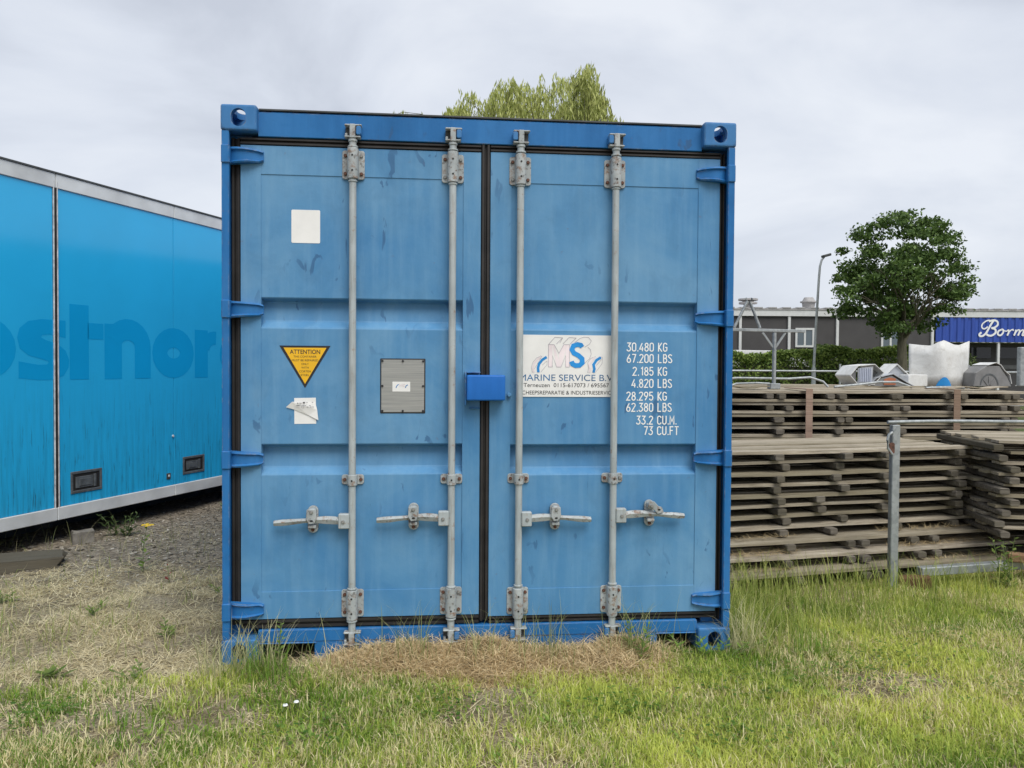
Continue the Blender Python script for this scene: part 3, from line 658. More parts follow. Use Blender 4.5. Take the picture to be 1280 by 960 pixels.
# ------------------------------------------------------------------ slatted wooden panels in piles
def plank_mesh(L, wd, th, seed):
    rg = random.Random(seed); n = 7; vs_ = []
    c0 = rg.uniform(-.006, .006); ph = rg.random() * 6
    for i in range(n):
        t = i / (n - 1); x = L * (t - .5); dz = c0 * math.sin(t * math.pi) + .002 * math.sin(t * 9 + ph)
        hw = wd / 2 - (.006 if i in (0, n - 1) else 0) + rg.uniform(-.002, .002); th_ = th / 2 * (0.8 if i in (0, n - 1) else 1) + rg.uniform(-.0012, .0012)
        vs_ += [(x, -hw, dz - th_), (x, hw, dz - th_), (x, hw, dz + th_), (x, -hw, dz + th_)]
    fs = [(i * 4 + j, i * 4 + (j + 1) % 4, (i + 1) * 4 + (j + 1) % 4, (i + 1) * 4 + j) for i in range(n - 1) for j in range(4)] + [(0, 1, 2, 3), tuple(range((n - 1) * 4, n * 4))]
    return MB().add(vs_, fs).mesh('plank', M['wood'])
def bearer_mesh(D, seed):
    rg = random.Random(seed); hw = .031 + rg.uniform(-.003, .004); hh = .0215
    mb = MB(); mb.prism(rrect(0, 0, hw * 2, hh * 2, .005 + rg.random() * .007, 2), 'y', -D / 2, D / 2)
    me_ = mb.mesh('bearer', M['bearer'], .0035); return me_
def rotm(me_, name): return me_
def panel(label, group, x, y, ztop, rz, L, D, npl, bxs, protr, seed, inv=False, tilt=0.0, name='slatted_panel'):
    # deck of planks along local x, bearers across; origin at the centre of the panel base
    rg = random.Random(seed); t = .026; hb = .043
    root = empty(name, (x, y, ztop - (t + hb)), rz); root.rotation_euler = (0, tilt, rz)
    tag(root, label, 'wooden panel', group)
    zd = (hb + t / 2) if not inv else t / 2; zb = hb / 2 if not inv else t + hb / 2
    wd = D / npl
    for i in range(npl):
        me_ = planks[(round(L, 2), round(wd, 3))][rg.randrange(4)]
        link('plank', me_, root, (rg.uniform(-.055, .055), -D / 2 + wd * (i + .5) + rg.uniform(-.006, .006), zd + rg.uniform(-.0015, .0015)), (0, 0, rg.uniform(-.006, .006)), (1, .94, rg.uniform(.74, .9)))
    for q in bxs:
        me_ = bears[round(D, 2)][rg.randrange(4)]
        link('bearer', me_, root, (q + rg.uniform(-.035, .035), -protr * rg.uniform(.2, 1.4), zb), (0, 0, rg.uniform(-.03, .03)), (1, 1, .985))
    return root
planks = {}; bears = {}
ORD = 'topmost second third fourth fifth sixth seventh eighth ninth tenth eleventh twelfth thirteenth fourteenth fifteenth sixteenth seventeenth eighteenth nineteenth twentieth twenty-first twenty-second twenty-third twenty-fourth'.split()
def nth(i): return ORD[i] + (' slatted panel from the top' if i else ' slatted panel')
def need(L, D, npl):
    kk = (round(L, 2), round(D / npl, 3))
    if kk not in planks: planks[kk] = [plank_mesh(L, D / npl, .026, 31 * len(planks) + q) for q in range(4)]
    if round(D, 2) not in bears: bears[round(D, 2)] = [bearer_mesh(D + .02, 77 * len(bears) + q) for q in range(4)]
# bottom layers, long and stepping forward
A10 = R(10)
need(3.5, 1.1, 9); need(2.25, .78, 7); need(1.55, .86, 7); need(3.7, 1.3, 8)
def rowpos(cx, cy, a, dx, dy): return cx + math.cos(a) * dx - math.sin(a) * dy, cy + math.sin(a) * dx + math.cos(a) * dy
front_left = (1.33, 1.125)                         # front left corner of the upper front pile
for i, (zt, fwd) in enumerate(((.112, .26), (.196, .17), (.280, .10))):
    cx, cy = rowpos(*front_left, A10, .03 + 1.75 + i * .02, -fwd + .55)
    lab = ('lowest weathered long slatted panel under the front piles', 'middle one of three long slatted panels under the front piles', 'upper one of three long slatted panels under the front piles')[i]
    panel(lab, None, cx, cy, zt, A10, 3.5, 1.1, 9, [-1.6, -1.1, -.62, -.52, -.1, .05, .62, .95, 1.5], .02, 300 + i)
for q in (-1.5, -.2, 1.2):
    cx, cy = rowpos(*front_left, A10, 1.78 + q, .3)
    o = MB().box(-.05, .05, -.5, .5, -.05, .0425).build('ground_beam', M['bearer'], None, .006); o.location = (cx, cy, 0); o.rotation_euler = (0, 0, A10)
    tag(o, 'dark timber beam on the ground under the front piles', 'beam', 'ground beams under the front piles')
n_lay = 8; step = (.853 - .350) / (n_lay - .02)
for i in range(n_lay):
    zt = .280 + .0705 + i * .0835 if False else .3515 + i * .0722 + (.0 if i else 0)
    jx = random.uniform(-.035, .05); jy = random.uniform(-.03, .03)
    cx, cy = rowpos(*front_left, A10, 1.16 + jx, .39 + jy)
    lab = nth(n_lay - 1 - i) + ' of the front pile beside the container'
    panel(lab, 'slatted panels of the front pile', cx, cy, zt, A10 + random.uniform(-.015, .015), 2.25, .78, 7, [-.95, -.43, .02 + random.uniform(-.1, .1), .45 + random.uniform(-.05, .05), 1.0], .03, 400 + i)
# pile turned the other way on the right
AM = R(-12); c2 = (3.5, 1.12)
for i in range(n_lay + 1):
    zt = .3515 + i * .0722
    jx = random.uniform(-.02, .03)
    cx, cy = rowpos(*c2, AM, .79 + jx, .45 + random.uniform(-.02, .03))
    lab = nth(n_lay - i) + ' of the angled pile with projecting bearer ends'
    panel(lab, 'slatted panels of the angled pile', cx, cy, zt, AM + random.uniform(-.02, .02), 1.55, .86, 7, [-.76, -.25, .25, .72], .05, 500 + i)
cx, cy = rowpos(*c2, AM, 1.38, .42)
o = MB().box(-.07, .07, -.42, .42, -.02, .2805).build('timber_bearer', M['bearer'], None, .008); o.location = (cx, cy, 0); o.rotation_euler = (0, 0, AM)
tag(o, 'thick dark timber propping the free end of the angled pile', 'timber')
# rear rows, panels nested in pairs
RX0, RYF = 1.29, 2.50
for row in range(2):
    for i in range(12):
        for inv in (1, 0):
            base = .035 + i * .0985
            zt = base + (.0435 + .0265 if inv else .0965)
            top = i == 11 and not inv
            lab = nth((11 - i) * 2 + inv) + (' of the tall strapped pile' if row == 0 else ' of the tall pile behind the strapped one')
            off = .035 if inv else -.035
            bx_ = [q + off for q in (-1.6, -1.08, -.56, -.04, .48, 1.0, 1.5)]
            panel(lab, ('slatted panels of the strapped pile' if row == 0 else 'slatted panels of the rearmost pile'), RX0 + 1.87 + random.uniform(-.012, .02), RYF + .66 + row * 1.42 + random.uniform(-.02, .02), zt, random.uniform(-.004, .004), 3.7, 1.3, 8, bx_, .015, 700 + row * 100 + i * 2 + inv, bool(inv))
ZT = .035 + 11 * .0985 + .0965
for q, x in ((0, 2.83), (1, 4.13)):
    mb = MB(); mb.box(x - .03, x + .03, RYF - .055, RYF - .049, 0.0, ZT + .012).box(x - .03, x + .03, RYF - .055, RYF + .35, ZT + .012, ZT + .018)
    tag(mb.build('strap', M['strap'], None, .001), ('faded red flat strap over the tall pile, next to the steel support with braces' if q == 0 else 'faded red flat strap over the tall pile, in front of the white sheet'), 'strap')
# galvanised post, rail and ground frame in front of the piles
P0 = (2.66, .97)
gp = MB().box(P0[0] - .026, P0[0] + .026, P0[1] - .02, P0[1] + .02, -.12, 1.045).build('galvanised_post', M['galv'], None, .004)
tag(gp, 'upright galvanised steel post with hook standing in grass', 'post')
mb = MB(); mb.tube([(P0[0] - .03, P0[1] - .022, 1.0), (P0[0] - .055, P0[1] - .024, .985), (P0[0] - .062, P0[1] - .024, .95), (P0[0] - .058, P0[1] - .024, .9), (P0[0] - .03, P0[1] - .024, .86)], .009, 8); mb.build('hook', M['galv'], gp, smooth=60)
mb = MB(); mb.prism(rrect(P0[0] - .035, .90, .035, .07, .012), 'y', P0[1] - .03, P0[1] - .0225); mb.build('hinge_plate', M['rust'], gp)
mb = MB(); pts = [(P0[0] - .05 + t * 1.9, P0[1] - .002 + .03 * t, 1.062 + .004 * math.sin(t * 9) + .012 * t) for t in np.linspace(0, 1, 14)]
tag(MB().tube(pts, .011, 8).build('steel_rail', M['galv'], None, smooth=60), 'thin bent galvanised rail resting on top of the steel post', 'rail')
bm_ = MB().bar((2.86, 1.0, .10), (4.3, 1.14, .125), .06, .055).build('steel_beam', M['galv'], None, .004)
tag(bm_, 'galvanised steel beam lying low in front of the piles', 'beam')
tag(MB().bar((2.74, 1.02, .02), (2.90, .94, .045), .09, .085).build('timber_block', M['rawwood'], None, .006), 'short brown timber block at the foot of the steel post', 'timber')
tag(MB().bar((3.5, 1.05, .175), (3.80, .88, .165), .08, .055).build('timber_block', M['rawwood'], None, .006), 'brown timber offcut lying across the low steel beam', 'timber')

# ------------------------------------------------------------------ scrap on top of the tall piles
ZT += .002
def onto(name, mb, mat, label, cat, parent=None, bevel=0, smooth=None):
    o = mb.build(name, mat, parent, bevel, smooth)
    if parent is None: tag(o, label, cat)
    return o
tp = empty('steel_support', (2.74, 2.93, ZT)); tag(tp, 'galvanised steel support with crossbar and braces standing on the tall pile', 'support')
L_ = lambda *p: Vector(p)
MB().cyl((0, 0, 0), (0, 0, .50), .017, 12).build('column', M['galv'], tp, smooth=40)
MB().box(-.045, .045, -.04, .04, 0, .05).build('foot', M['galv'], tp, .004)
MB().bar((-.62, 0, .525), (.28, 0, .515), .03, .026).build('crossbar', M['galv'], tp, .003)
MB().bar((-.11, 0, .50), (-.012, 0, .37), .014, .016).build('brace', M['galv'], tp); MB().bar((.1, 0, .50), (.012, 0, .37), .014, .016).build('brace', M['galv'], tp)
mb = MB(); mb.tube([(-.37, 0, .54), (-.25, 0, .775), (-.27, 0, .80)], .013, 8); mb.tube([(-.13, .01, .54), (-.225, .01, .77), (-.205, .01, .80)], .013, 8); mb.build('pointed_frame', M['galv'], tp, smooth=60)
def rod_on(pts, r, label): tag(MB().tube(pts, r, 8).build('steel_tube', M['galv'], None, smooth=60), label, 'tube')
rod_on([(2.22, 2.72, ZT + .012), (2.32, 2.74, ZT + .05), (2.52, 2.78, ZT + .055), (2.64, 2.79, ZT + .05)], .009, 'bent thin tube lying against the foot of the steel support')
rod_on([(2.2, 3.4, ZT + .05), (2.6, 3.42, ZT + .09), (3.1, 3.4, ZT + .085), (3.3, 3.38, ZT + .1), (3.42, 3.36, ZT + .06), (3.46, 3.34, ZT + .01)], .011, 'long curved galvanised tube lying behind the steel support')
rod_on([(3.5, 3.3, ZT + .012), (3.75, 3.3, ZT + .035), (3.95, 3.3, ZT + .06), (4.12, 3.28, ZT + .06), (4.25, 3.26, ZT + .012)], .012, 'bowed tube lying below the folded grey sheets')
rod_on([(4.25, 3.05, ZT + .012), (4.5, 3.05, ZT + .02), (4.62, 3.04, ZT + .012)], .011, 'short dark tube lying beside the white box on the pile')
k = NT('grey_plastic_sheet'); v = k.coord(); M['sheetgrey'] = k.fin(k.ramp(k.noise(v, 3, 5), [(0.3, (0.30, 0.32, 0.35)), (0.7, (0.50, 0.52, 0.55))]), 0.5)
M['sheetdark'] = m_plain('dull_grey_sheet', (0.19, 0.19, 0.19), 0.6, var=0.25)
k = NT('white_plastic_sheet'); v = k.coord(); f = k.noise(v, 6, 6, 0.65, 0.5); k.bump(f, 0.22, 0.04)
M['sheetwhite'] = k.fin(k.mix(k.ramp(k.noise(v, 14, 5, 0.7), [(0.5, 0.0), (0.75, 0.5)]), k.ramp(f, [(0.3, (0.56, 0.56, 0.54)), (0.7, (0.72, 0.73, 0.72))]), (0.38, 0.36, 0.32)), 0.5)
M['sheetblue'] = m_plain('blue_print', (0.02, 0.25, 0.62), 0.4)
M['orange'] = m_plain('faded_orange_print', (0.40, 0.13, 0.06), 0.5)
M['louvre'] = m_plain('pale_louvre', (0.42, 0.46, 0.56), 0.5, var=0.1)
def shell(pts_front, y0, depth, th=.01):
    """bent sheet: open polyline in xz, extruded in y and thickened"""
    mb = MB(); n = len(pts_front); P_ = [Vector(p) for p in pts_front]; vs_ = []
    for i, p in enumerate(P_):
        d = (P_[min(i + 1, n - 1)] - P_[max(i - 1, 0)]).normalized(); nn = Vector((-d.y, d.x)) * th
        a = p + nn
        vs_ += [(p.x, y0, p.y), (p.x, y0 + depth, p.y), (a.x, y0 + depth, a.y), (a.x, y0, a.y)]
    fs = [(i * 4 + j, i * 4 + (j + 1) % 4, (i + 1) * 4 + (j + 1) % 4, (i + 1) * 4 + j) for i in range(n - 1) for j in range(4)] + [(0, 1, 2, 3), tuple(range((n - 1) * 4, n * 4))]
    return mb.add(vs_, fs)
# folded hexagonal cover
hc = empty('folded_cover', (4.16, 4.0, ZT)); hc.scale = (.82, .9, .9); tag(hc, 'pale six-sided folded cover with louvred front lying on the pile', 'cover')
hexa = [(-.13, .13), (-.03, .235), (.19, .255), (.31, .16), (.19, .03), (-.02, .02), (-.13, .13)]
shell(hexa, -.0, .35, .008).build('shell', M['sheetwhite'], hc)
MB().prism([(-.02, .04), (.17, .04), (.18, .235), (-.025, .215)], 'y', .02, .03).build('front_plate', M['sheetgrey'], hc)
for q in range(7): MB().box(-.008 + q * .024, .006 + q * .024, .008, .0195, .055, .212).build('louvre', M['louvre'], hc)
MB().prism([(-.125, .13), (-.03, .03), (-.03, .22)], 'y', .05, .058).build('end_flap', M['sheetdark'], hc)
MB().prism([(.185, .23), (.295, .16), (.185, .045)], 'y', .10, .108).build('end_flap', M['sheetdark'], hc)
c3 = empty('bent_sheet', (4.42, 4.0, ZT)); tag(c3, 'grey bent sheet with faded orange panel leaning beside the folded cover', 'sheet')
shell([(-.17, .0), (-.08, .09), (.1, .13), (.28, .03), (.34, .0)], 0, .3, .008).build('shell', M['sheetgrey'], c3)
MB().prism([(-.15, .005), (-.07, .078), (.09, .115), (.22, .04), (.25, .005)], 'y', .01, .016).build('front_plate', M['sheetdark'], c3)
MB().prism([(.0, .02), (.13, .02), (.13, .085), (.06, .095), (0, .075)], 'y', .002, .0095).build('orange_panel', M['orange'], c3)
c4 = empty('peaked_sheet', (4.72, 4.25, ZT)); tag(c4, 'white peaked plastic sheet standing between bent sheet and white box', 'sheet')
shell([(-.16, .09), (.0, .235), (.2, .06)], 0, .25, .008).build('shell', M['sheetwhite'], c4)
MB().prism([(-.15, .0), (-.15, .09), (.0, .225), (.19, .055), (.19, .0)], 'y', .03, .036).build('front_plate', M['sheetgrey'], c4)
wb = MB().prism(rrect(0, .065, .22, .125, .015), 'y', 0, .16).build('white_box', M['sheetwhite'], None, .005); wb.location = (4.86, 4.1, ZT)
tag(wb, 'small plain white plastic box on the pile beside the big white sheet', 'box')
# big white curved sheet with blue print
ws = empty('curved_white_sheet', (5.0, 4.5, 0)); ws.location.z = ZT
tag(ws, 'large upright curved white sheet with wavy top and blue printed arcs', 'sheet')
n = 25; vs_ = []
def sh(t): return (.02 + .68 * t, .16 * math.sin(t * 3.1) * 1.0)
tops = np.interp(np.linspace(0, 1, n), [0, .12, .24, .33, .42, .5, .62, .74, .88, 1.0], [.47, .455, .445, .485, .505, .485, .46, .455, .485, .505])
for i in range(n):
    t = i / (n - 1); x, y_ = sh(t)
    for zz_ in np.linspace(0, 1, 5): vs_.append((x, -y_ + .02 * math.sin(t * 9 + zz_ * 2), tops[i] * zz_))
fs = [(i * 5 + j, (i + 1) * 5 + j, (i + 1) * 5 + j + 1, i * 5 + j + 1) for i in range(n - 1) for j in range(4)]
o = MB().add(vs_, fs).build('sheet', M['sheetwhite'], ws, smooth=60)
md = o.modifiers.new('t', 'SOLIDIFY'); md.thickness = .008; md.offset = 1
def on_sheet(t, z_): x, y_ = sh(t); return (x, -y_ + .02 * math.sin(t * 9 + z_ / .5 * 2) - .016, z_)
mb = MB(); arcp = [(.32 + .21 * q / 12, .005 + .095 * math.sin(math.pi * q / 12) ** .8) for q in range(13)]
mb.add([on_sheet(a, b_) for a, b_ in arcp] + [on_sheet(a, .003) for a, b_ in arcp], [(i, i + 1, i + 14, i + 13) for i in range(12)]); mb.build('blue_arc', M['sheetblue'], ws)
mb = MB(); arcp = [(.86 + .135 * q / 8, .01 + .13 * (q / 8) ** 1.3) for q in range(9)]
mb.add([on_sheet(a, b_) for a, b_ in arcp] + [on_sheet(a, .003) for a, b_ in arcp], [(i, i + 1, i + 10, i + 9) for i in range(8)]); mb.build('blue_arc', M['sheetblue'], ws)
gd = empty('grey_drum_cover', (5.84, 4.25, ZT)); gd.scale = (.8, 1, 1); tag(gd, 'dull grey folded cover with round port and white crumpled flap', 'cover')
pf = [(-.3, .0), (-.27, .15), (-.12, .225), (.08, .225), (.2, .1), (.26, .0)]
MB().prism(pf, 'y', 0, .3).build('body', M['sheetdark'], gd, .006)
mb = MB(); stroke(mb, arc(-.07, .0, .13, .135, 8, 172, 16), .016, -.004, TP); mb.build('round_port', M['tgrey'], gd)
mb = MB()
for a in (45, 90, 135): mb.box(-.012, .012, -.006, -.001, .02, .11, Matrix.Translation((-.07, 0, 0)) @ Matrix.Rotation(R(a - 90), 4, 'Y'))
mb.build('port_spoke', M['sheetdark'], gd)
shell([(-.1, .232), (.02, .26), (.09, .235), (.15, .17), (.22, .13), (.25, .03)], -.01, .26, .006).build('crumpled_flap', M['sheetwhite'], gd)
fr = empty('metal_stand', (6.3, 4.4, ZT)); tag(fr, 'grey metal stand with crossbar past the round ported cover', 'stand')
MB().box(-.035, .035, 0, .06, 0, .44).build('upright', M['galv'], fr, .008); MB().box(.035, .9, .01, .05, .24, .29).build('crossbar', M['galv'], fr, .006)
MB().box(.85, .92, 0, .06, 0, .24).build('upright', M['galv'], fr, .008)
shell([(.03, .0), (.16, .06), (.28, .085), (.5, .02)], -.1, .25, .006).build('white_flap', M['sheetwhite'], fr)
pp = MB().prism([(-.02, 0), (.1, .0), (.1, .085), (.05, .10), (-.02, .08)], 'y', 0, .1).build('pale_bundle', M['sheetgrey'], None, .01); pp.location = (5.78, 4.62, ZT)
tag(pp, 'pale grey bundle tucked between white sheet and grey drum cover', 'bundle')
for (x, y_, l_, a, lab) in ((2.35, 2.75, .5, .1, 'pale loose board on the pile beside the steel support'), (3.75, 2.95, .7, -.12, 'pale loose board on the pile below the folded cover'), (4.6, 2.9, .6, .06, 'warped loose board on the pile below the white sheet')):
    mb = MB(); vs_ = []
    for q in range(8):
        t = q / 7; xx = (t - .5) * l_; zz_ = .008 + .018 * math.sin(t * 5) ** 2
        vs_ += [(xx, -.07, zz_), (xx, .07, zz_), (xx, .07, zz_ + .008), (xx, -.07, zz_ + .008)]
    mb.add(vs_, [(i * 4 + j, i * 4 + (j + 1) % 4, (i + 1) * 4 + (j + 1) % 4, (i + 1) * 4 + j) for i in range(7) for j in range(4)] + [(0, 1, 2, 3), (28, 29, 30, 31)])
    o = mb.build('loose_board', M['wood'], None); o.location = (x, y_, ZT); o.rotation_euler = (0, 0, a); tag(o, lab, 'board')

# ------------------------------------------------------------------ background: building, fence, lamp
B0 = Vector((-.2165, -3.6467, 0)) + Vector((.0941, .99556, 0)) * 34
BR = math.atan2(-.094, .9956)
bd = empty('low_building', (B0.x, B0.y, 0), BR)
tag(bd, 'long low dark grey industrial building with white trim and flat roof', 'building')
M['bwall'] = m_plain('dark_grey_cladding', (0.060, 0.057, 0.057), 0.7, var=0.12, scale=2)
M['bwhite'] = m_plain('white_trim', (0.60, 0.61, 0.60), 0.5, var=0.06)
M['broof'] = m_plain('pale_roof_sheet', (0.36, 0.35, 0.345), 0.6, var=0.2)
M['bgrey'] = m_plain('grey_plinth', (0.12, 0.12, 0.12), 0.7)
M['bglass'] = NT('window_glass').fin((0.10, 0.13, 0.15), 0.08, spec=0.6)
M['bdarkglass'] = NT('dark_window_glass').fin((0.02, 0.022, 0.026), 0.08, spec=0.5)
k = NT('blue_cladding'); M['bblue'] = k.fin(k.ramp(k.noise(k.coord((4, 4, .4)), 2, 4), [(0.3, (0.018, 0.055, 0.30)), (0.7, (0.03, 0.085, 0.40))]), 0.45)
px2s = lambda px: (px - 640) / 961 * 34
pz = lambda px, py: 1.395 + ((459 + (px - 640) * .0065) - py) * 34 / 961
MB().box(3, px2s(1164), 0, 12, 0, 3.72).build('wall', M['bwall'], bd)
MB().box(px2s(1164), 34, .9, 12, 0, 3.72).build('recessed_wall', M['bwall'], bd)
MB().box(3, 34, -.12, 0.02, 3.725, 3.99).build('fascia', M['bwhite'], bd)
MB().box(2.8, 34.2, -.15, 12.2, 3.995, 4.06).build('roof', M['broof'], bd)
mb = MB(); q = 3.2
while q < 33.5: mb.box(q, q + .36, -.17, 8, 4.062, 4.11); q += .62
mb.build('roof_ribs', M['broof'], bd); MB().box(2.9, 34, 2.5, 11, 4.112, 4.22).build('roof_cap', M['broof'], bd)
for px in (924, 985, 1045, 1163.5): MB().box(px2s(px) - .055, px2s(px) + .055, -.09, -.002, 0, 3.72).build('downpipe', M['bwhite'], bd)
for x0, x1, y0, y1 in ((993, 1016.5, 410, 434), (1100, 1123.5, 410, 436)):
    a, b_ = px2s(x0), px2s(x1); zt, zb = pz(x0, y0), pz(x0, y1); mb = MB(); f_ = .085; mm = (a + b_) / 2
    mb.box(a, b_, -.06, -.003, zt - f_, zt).box(a, b_, -.06, -.003, zb, zb + f_)
    for c_ in (a, mm - f_ / 2, b_ - f_): mb.box(c_, c_ + f_, -.058, -.003, zb + f_, zt - f_)
    wnd = mb.build('window', M['bwhite'], bd)
    for c0, c1 in ((a + f_, mm - f_ / 2), (mm + f_ / 2, b_ - f_)): MB().box(c0, c1, -.03, -.004, zb + f_, zt - f_).build('pane', M['bglass'], wnd)
# corrugated blue fascia with script lettering
fa0, fa1, fz0, fz1 = px2s(1167), 33.0, pz(1200, 427.5), 3.72
mb = MB(); q = fa0; rows = []
while q < fa1: rows += [(q, -.10), (q + .12, -.10), (q + .16, -.06), (q + .28, -.06)]; q += .32
mb.add([p for x, y_ in rows for p in ((x, y_, fz0), (x, y_, fz1))], [(2 * i, 2 * i + 2, 2 * i + 3, 2 * i + 1) for i in range(len(rows) - 1)])
fc = mb.build('blue_fascia', M['bblue'], bd)
MB().box(fa0, fa1, -.055, .9, fz0 - .02, fz0 + .03).build('fascia_soffit', M['bwhite'], bd)
MB().box(px2s(1247) - .05, px2s(1247) + .05, -.04, .06, 0, fz0 - .02).build('canopy_post', M['bwhite'], bd)
for x0, x1 in ((1206, 1224), (1228, 1253), (1262, 1300)):
    wn_ = MB().box(px2s(x0), px2s(x1), .86, .899, pz(1225, 447.5), pz(1225, 433.5)).build('dark_window', M['bdarkglass'], bd)
MB().box(px2s(1255), 34, .87, .898, pz(1225, 461), pz(1225, 456)).build('sill_rail', M['bgrey'], bd)
SPx = lambda X_, Y_: (px2s(1100 + X_ / 7.111), pz(1100 + X_ / 7.111, 360 + Y_ / 7.111))
mb = MB()
for wd, pts in ((.085, [(880, 395), (862, 412), (868, 428), (895, 425), (925, 395), (960, 330), (985, 292)]), (.06, [(985, 300), (935, 290), (890, 318), (882, 350), (905, 365), (935, 345)]),
                (.08, [(945, 300), (985, 288), (1018, 300), (1022, 330), (995, 352), (965, 358)]), (.085, [(968, 358), (1000, 368), (1005, 398), (975, 422), (945, 424), (925, 412)]),
                (.075, [(1060, 370), (1030, 385), (1025, 412), (1048, 422), (1070, 400), (1072, 375), (1055, 368)]), (.05, [(1070, 378), (1100, 385), (1118, 372)]),
                (.075, [(1118, 372), (1122, 392), (1108, 424)]), (.05, [(1112, 410), (1135, 380), (1158, 370), (1160, 382)]),
                (.075, [(1185, 372), (1180, 395), (1168, 424)]), (.05, [(1172, 412), (1198, 378), (1215, 372)]), (.075, [(1215, 372), (1216, 392), (1203, 424)]), (.05, [(1207, 412), (1232, 380), (1250, 372)]), (.075, [(1250, 372), (1252, 392), (1243, 420), (1265, 418)])):
    cr_ = [pts[0]] + pts + [pts[-1]]; sm = []
    for j in range(len(pts) - 1):
        a, b_, c_, d_ = (Vector(q) for q in cr_[j:j + 4])
        for t in (0, .25, .5, .75): sm.append(.5 * (2 * b_ + (c_ - a) * t + (2 * a - 5 * b_ + 4 * c_ - d_) * t * t + (3 * b_ - a - 3 * c_ + d_) * t ** 3))
    sm.append(Vector(pts[-1]))
    stroke(mb, [SPx(*p) for p in sm], wd, -.112 - .002 * random.random(), TP)
mb.build('script_lettering', M['wtext'], bd)
for px, r_ in ((951, .24), (1031, .26)):
    s_ = px2s(px); vt = MB()
    if px < 1000: vt.cyl((s_, 2, 4.22), (s_, 2, 4.42), .2, 14).cyl((s_, 2, 4.42), (s_, 2, 4.5), .42, 14).cyl((s_, 2, 4.5), (s_, 2, 4.58), .26, 14).cyl((s_, 2, 4.58), (s_, 2, 4.66), .45, 14)
    else: vt.cyl((s_, 2, 4.22), (s_, 2, 4.5), .26, 14, .3).cyl((s_, 2, 4.5), (s_, 2, 4.56), .38, 14).cyl((s_, 2, 4.56), (s_, 2, 4.74), .3, 14, .2)
    vt.build('roof_vent', M['broof'], bd, smooth=40)
# pipe fence
pf_ = empty('pipe_fence', (2.0, 11.0, 0)); tag(pf_, 'thin galvanised pipe fence running in front of the hedge', 'fence')
MB().cyl((0, 0, 1.355), (13.5, -.6, 1.36), .018, 8).build('rail', M['galv'], pf_, smooth=60); MB().cyl((0, 0, .7), (13.5, -.6, .7), .018, 8).build('rail', M['galv'], pf_, smooth=60)
for q in range(6):
    a = .4 + q * 2.6; MB().cyl((a, -.6 * a / 13.5, -.05), (a, -.6 * a / 13.5, 1.5), .02, 8).build('post', M['galv'], pf_, smooth=60)
# lamp post
lp = empty('street_lamp', (12.85, 22.24, 0)); tag(lp, 'tall slender grey street lamp between the hedge and the round tree', 'street lamp')
MB().cyl((0, 0, -.1), (.02, 0, 1.45), .085, 12, .075).build('lower_pole', M['galv'], lp, smooth=40)
MB().tube([(.02, 0, 1.45), (.1, 0, 3.4), (.16, 0, 4.6), (.19, 0, 5.0), (.25, 0, 5.22), (.34, 0, 5.33)], .048, 8, .034).build('upper_pole', M['galv'], lp, smooth=50)
mb = MB(); mb.bar((.27, 0, 5.34), (.56, 0, 5.42), .2, .09); mb.build('lamp_head', M['tdark'], lp, .02)
# white van mostly hidden by the hedge
vn = empty('parked_van', (13.2, 26.6, 0), BR); tag(vn, 'white van parked behind the hedge with only its roof showing', 'van')
MB().prism([(-1.9, .35), (1.9, .35), (1.95, 1.0), (1.45, 1.2), (1.0, 2.05), (.6, 2.12), (-1.7, 2.14), (-1.92, 1.95)], 'y', -.85, .85).build('body', M['sheetwhite'], vn, .06, 40, 2)
for sy_ in (-.853, .853): MB().box(-1.5, .5, min(sy_, sy_ * .99), max(sy_, sy_ * .99), 1.35, 1.9).build('side_window', M['bdarkglass'], vn)
for q in (-1.2, 1.2):
    for sy_ in (-.8, .8): MB().cyl((q, sy_ - .1, .33), (q, sy_ + .1, .33), .33, 18).build('wheel', M['rubber'], vn, .02, 40)

# ------------------------------------------------------------------ foliage generators
def quads_mesh(name, C_, A_, B_, colr, mat):
    """flat leaf diamonds: centre C, half length A, half width B, all (n,3)"""
    n = len(C_); v = np.empty((n, 4, 3)); v[:, 0] = C_ - A_; v[:, 1] = C_ + B_; v[:, 2] = C_ + A_; v[:, 3] = C_ - B_
    me_ = bpy.data.meshes.new(name); me_.vertices.add(4 * n); me_.vertices.foreach_set('co', v.ravel())
    me_.loops.add(4 * n); me_.loops.foreach_set('vertex_index', np.arange(4 * n, dtype=np.int32))
    me_.polygons.add(n); me_.polygons.foreach_set('loop_start', np.arange(0, 4 * n, 4, dtype=np.int32)); me_.polygons.foreach_set('loop_total', np.full(n, 4, dtype=np.int32))
    me_.update(calc_edges=True)
    at = me_.color_attributes.new('Col', 'FLOAT_COLOR', 'POINT'); c4_ = np.ones((n, 4, 4)); c4_[:, :, :3] = colr[:, None, :]; at.data.foreach_set('color', c4_.ravel())
    me_.materials.append(mat); return me_
def rdir(n):
    d = RNG.normal(size=(n, 3)); return d / np.linalg.norm(d, axis=1, keepdims=True)
def leaves(name, C_, size, wfrac, lo, hi, mat, down=0.0):
    n = len(C_); a = rdir(n); a[:, 2] -= down; a /= np.linalg.norm(a, axis=1, keepdims=True); b_ = np.cross(a, rdir(n)); b_ /= np.linalg.norm(b_, axis=1, keepdims=True) + 1e-9
    s_ = size * RNG.uniform(.7, 1.25, (n, 1)); t = RNG.random((n, 1)) ** 1.3
    return quads_mesh(name, C_, a * s_ / 2, b_ * s_ * wfrac / 2, np.array(lo) * (1 - t) + np.array(hi) * t, mat)
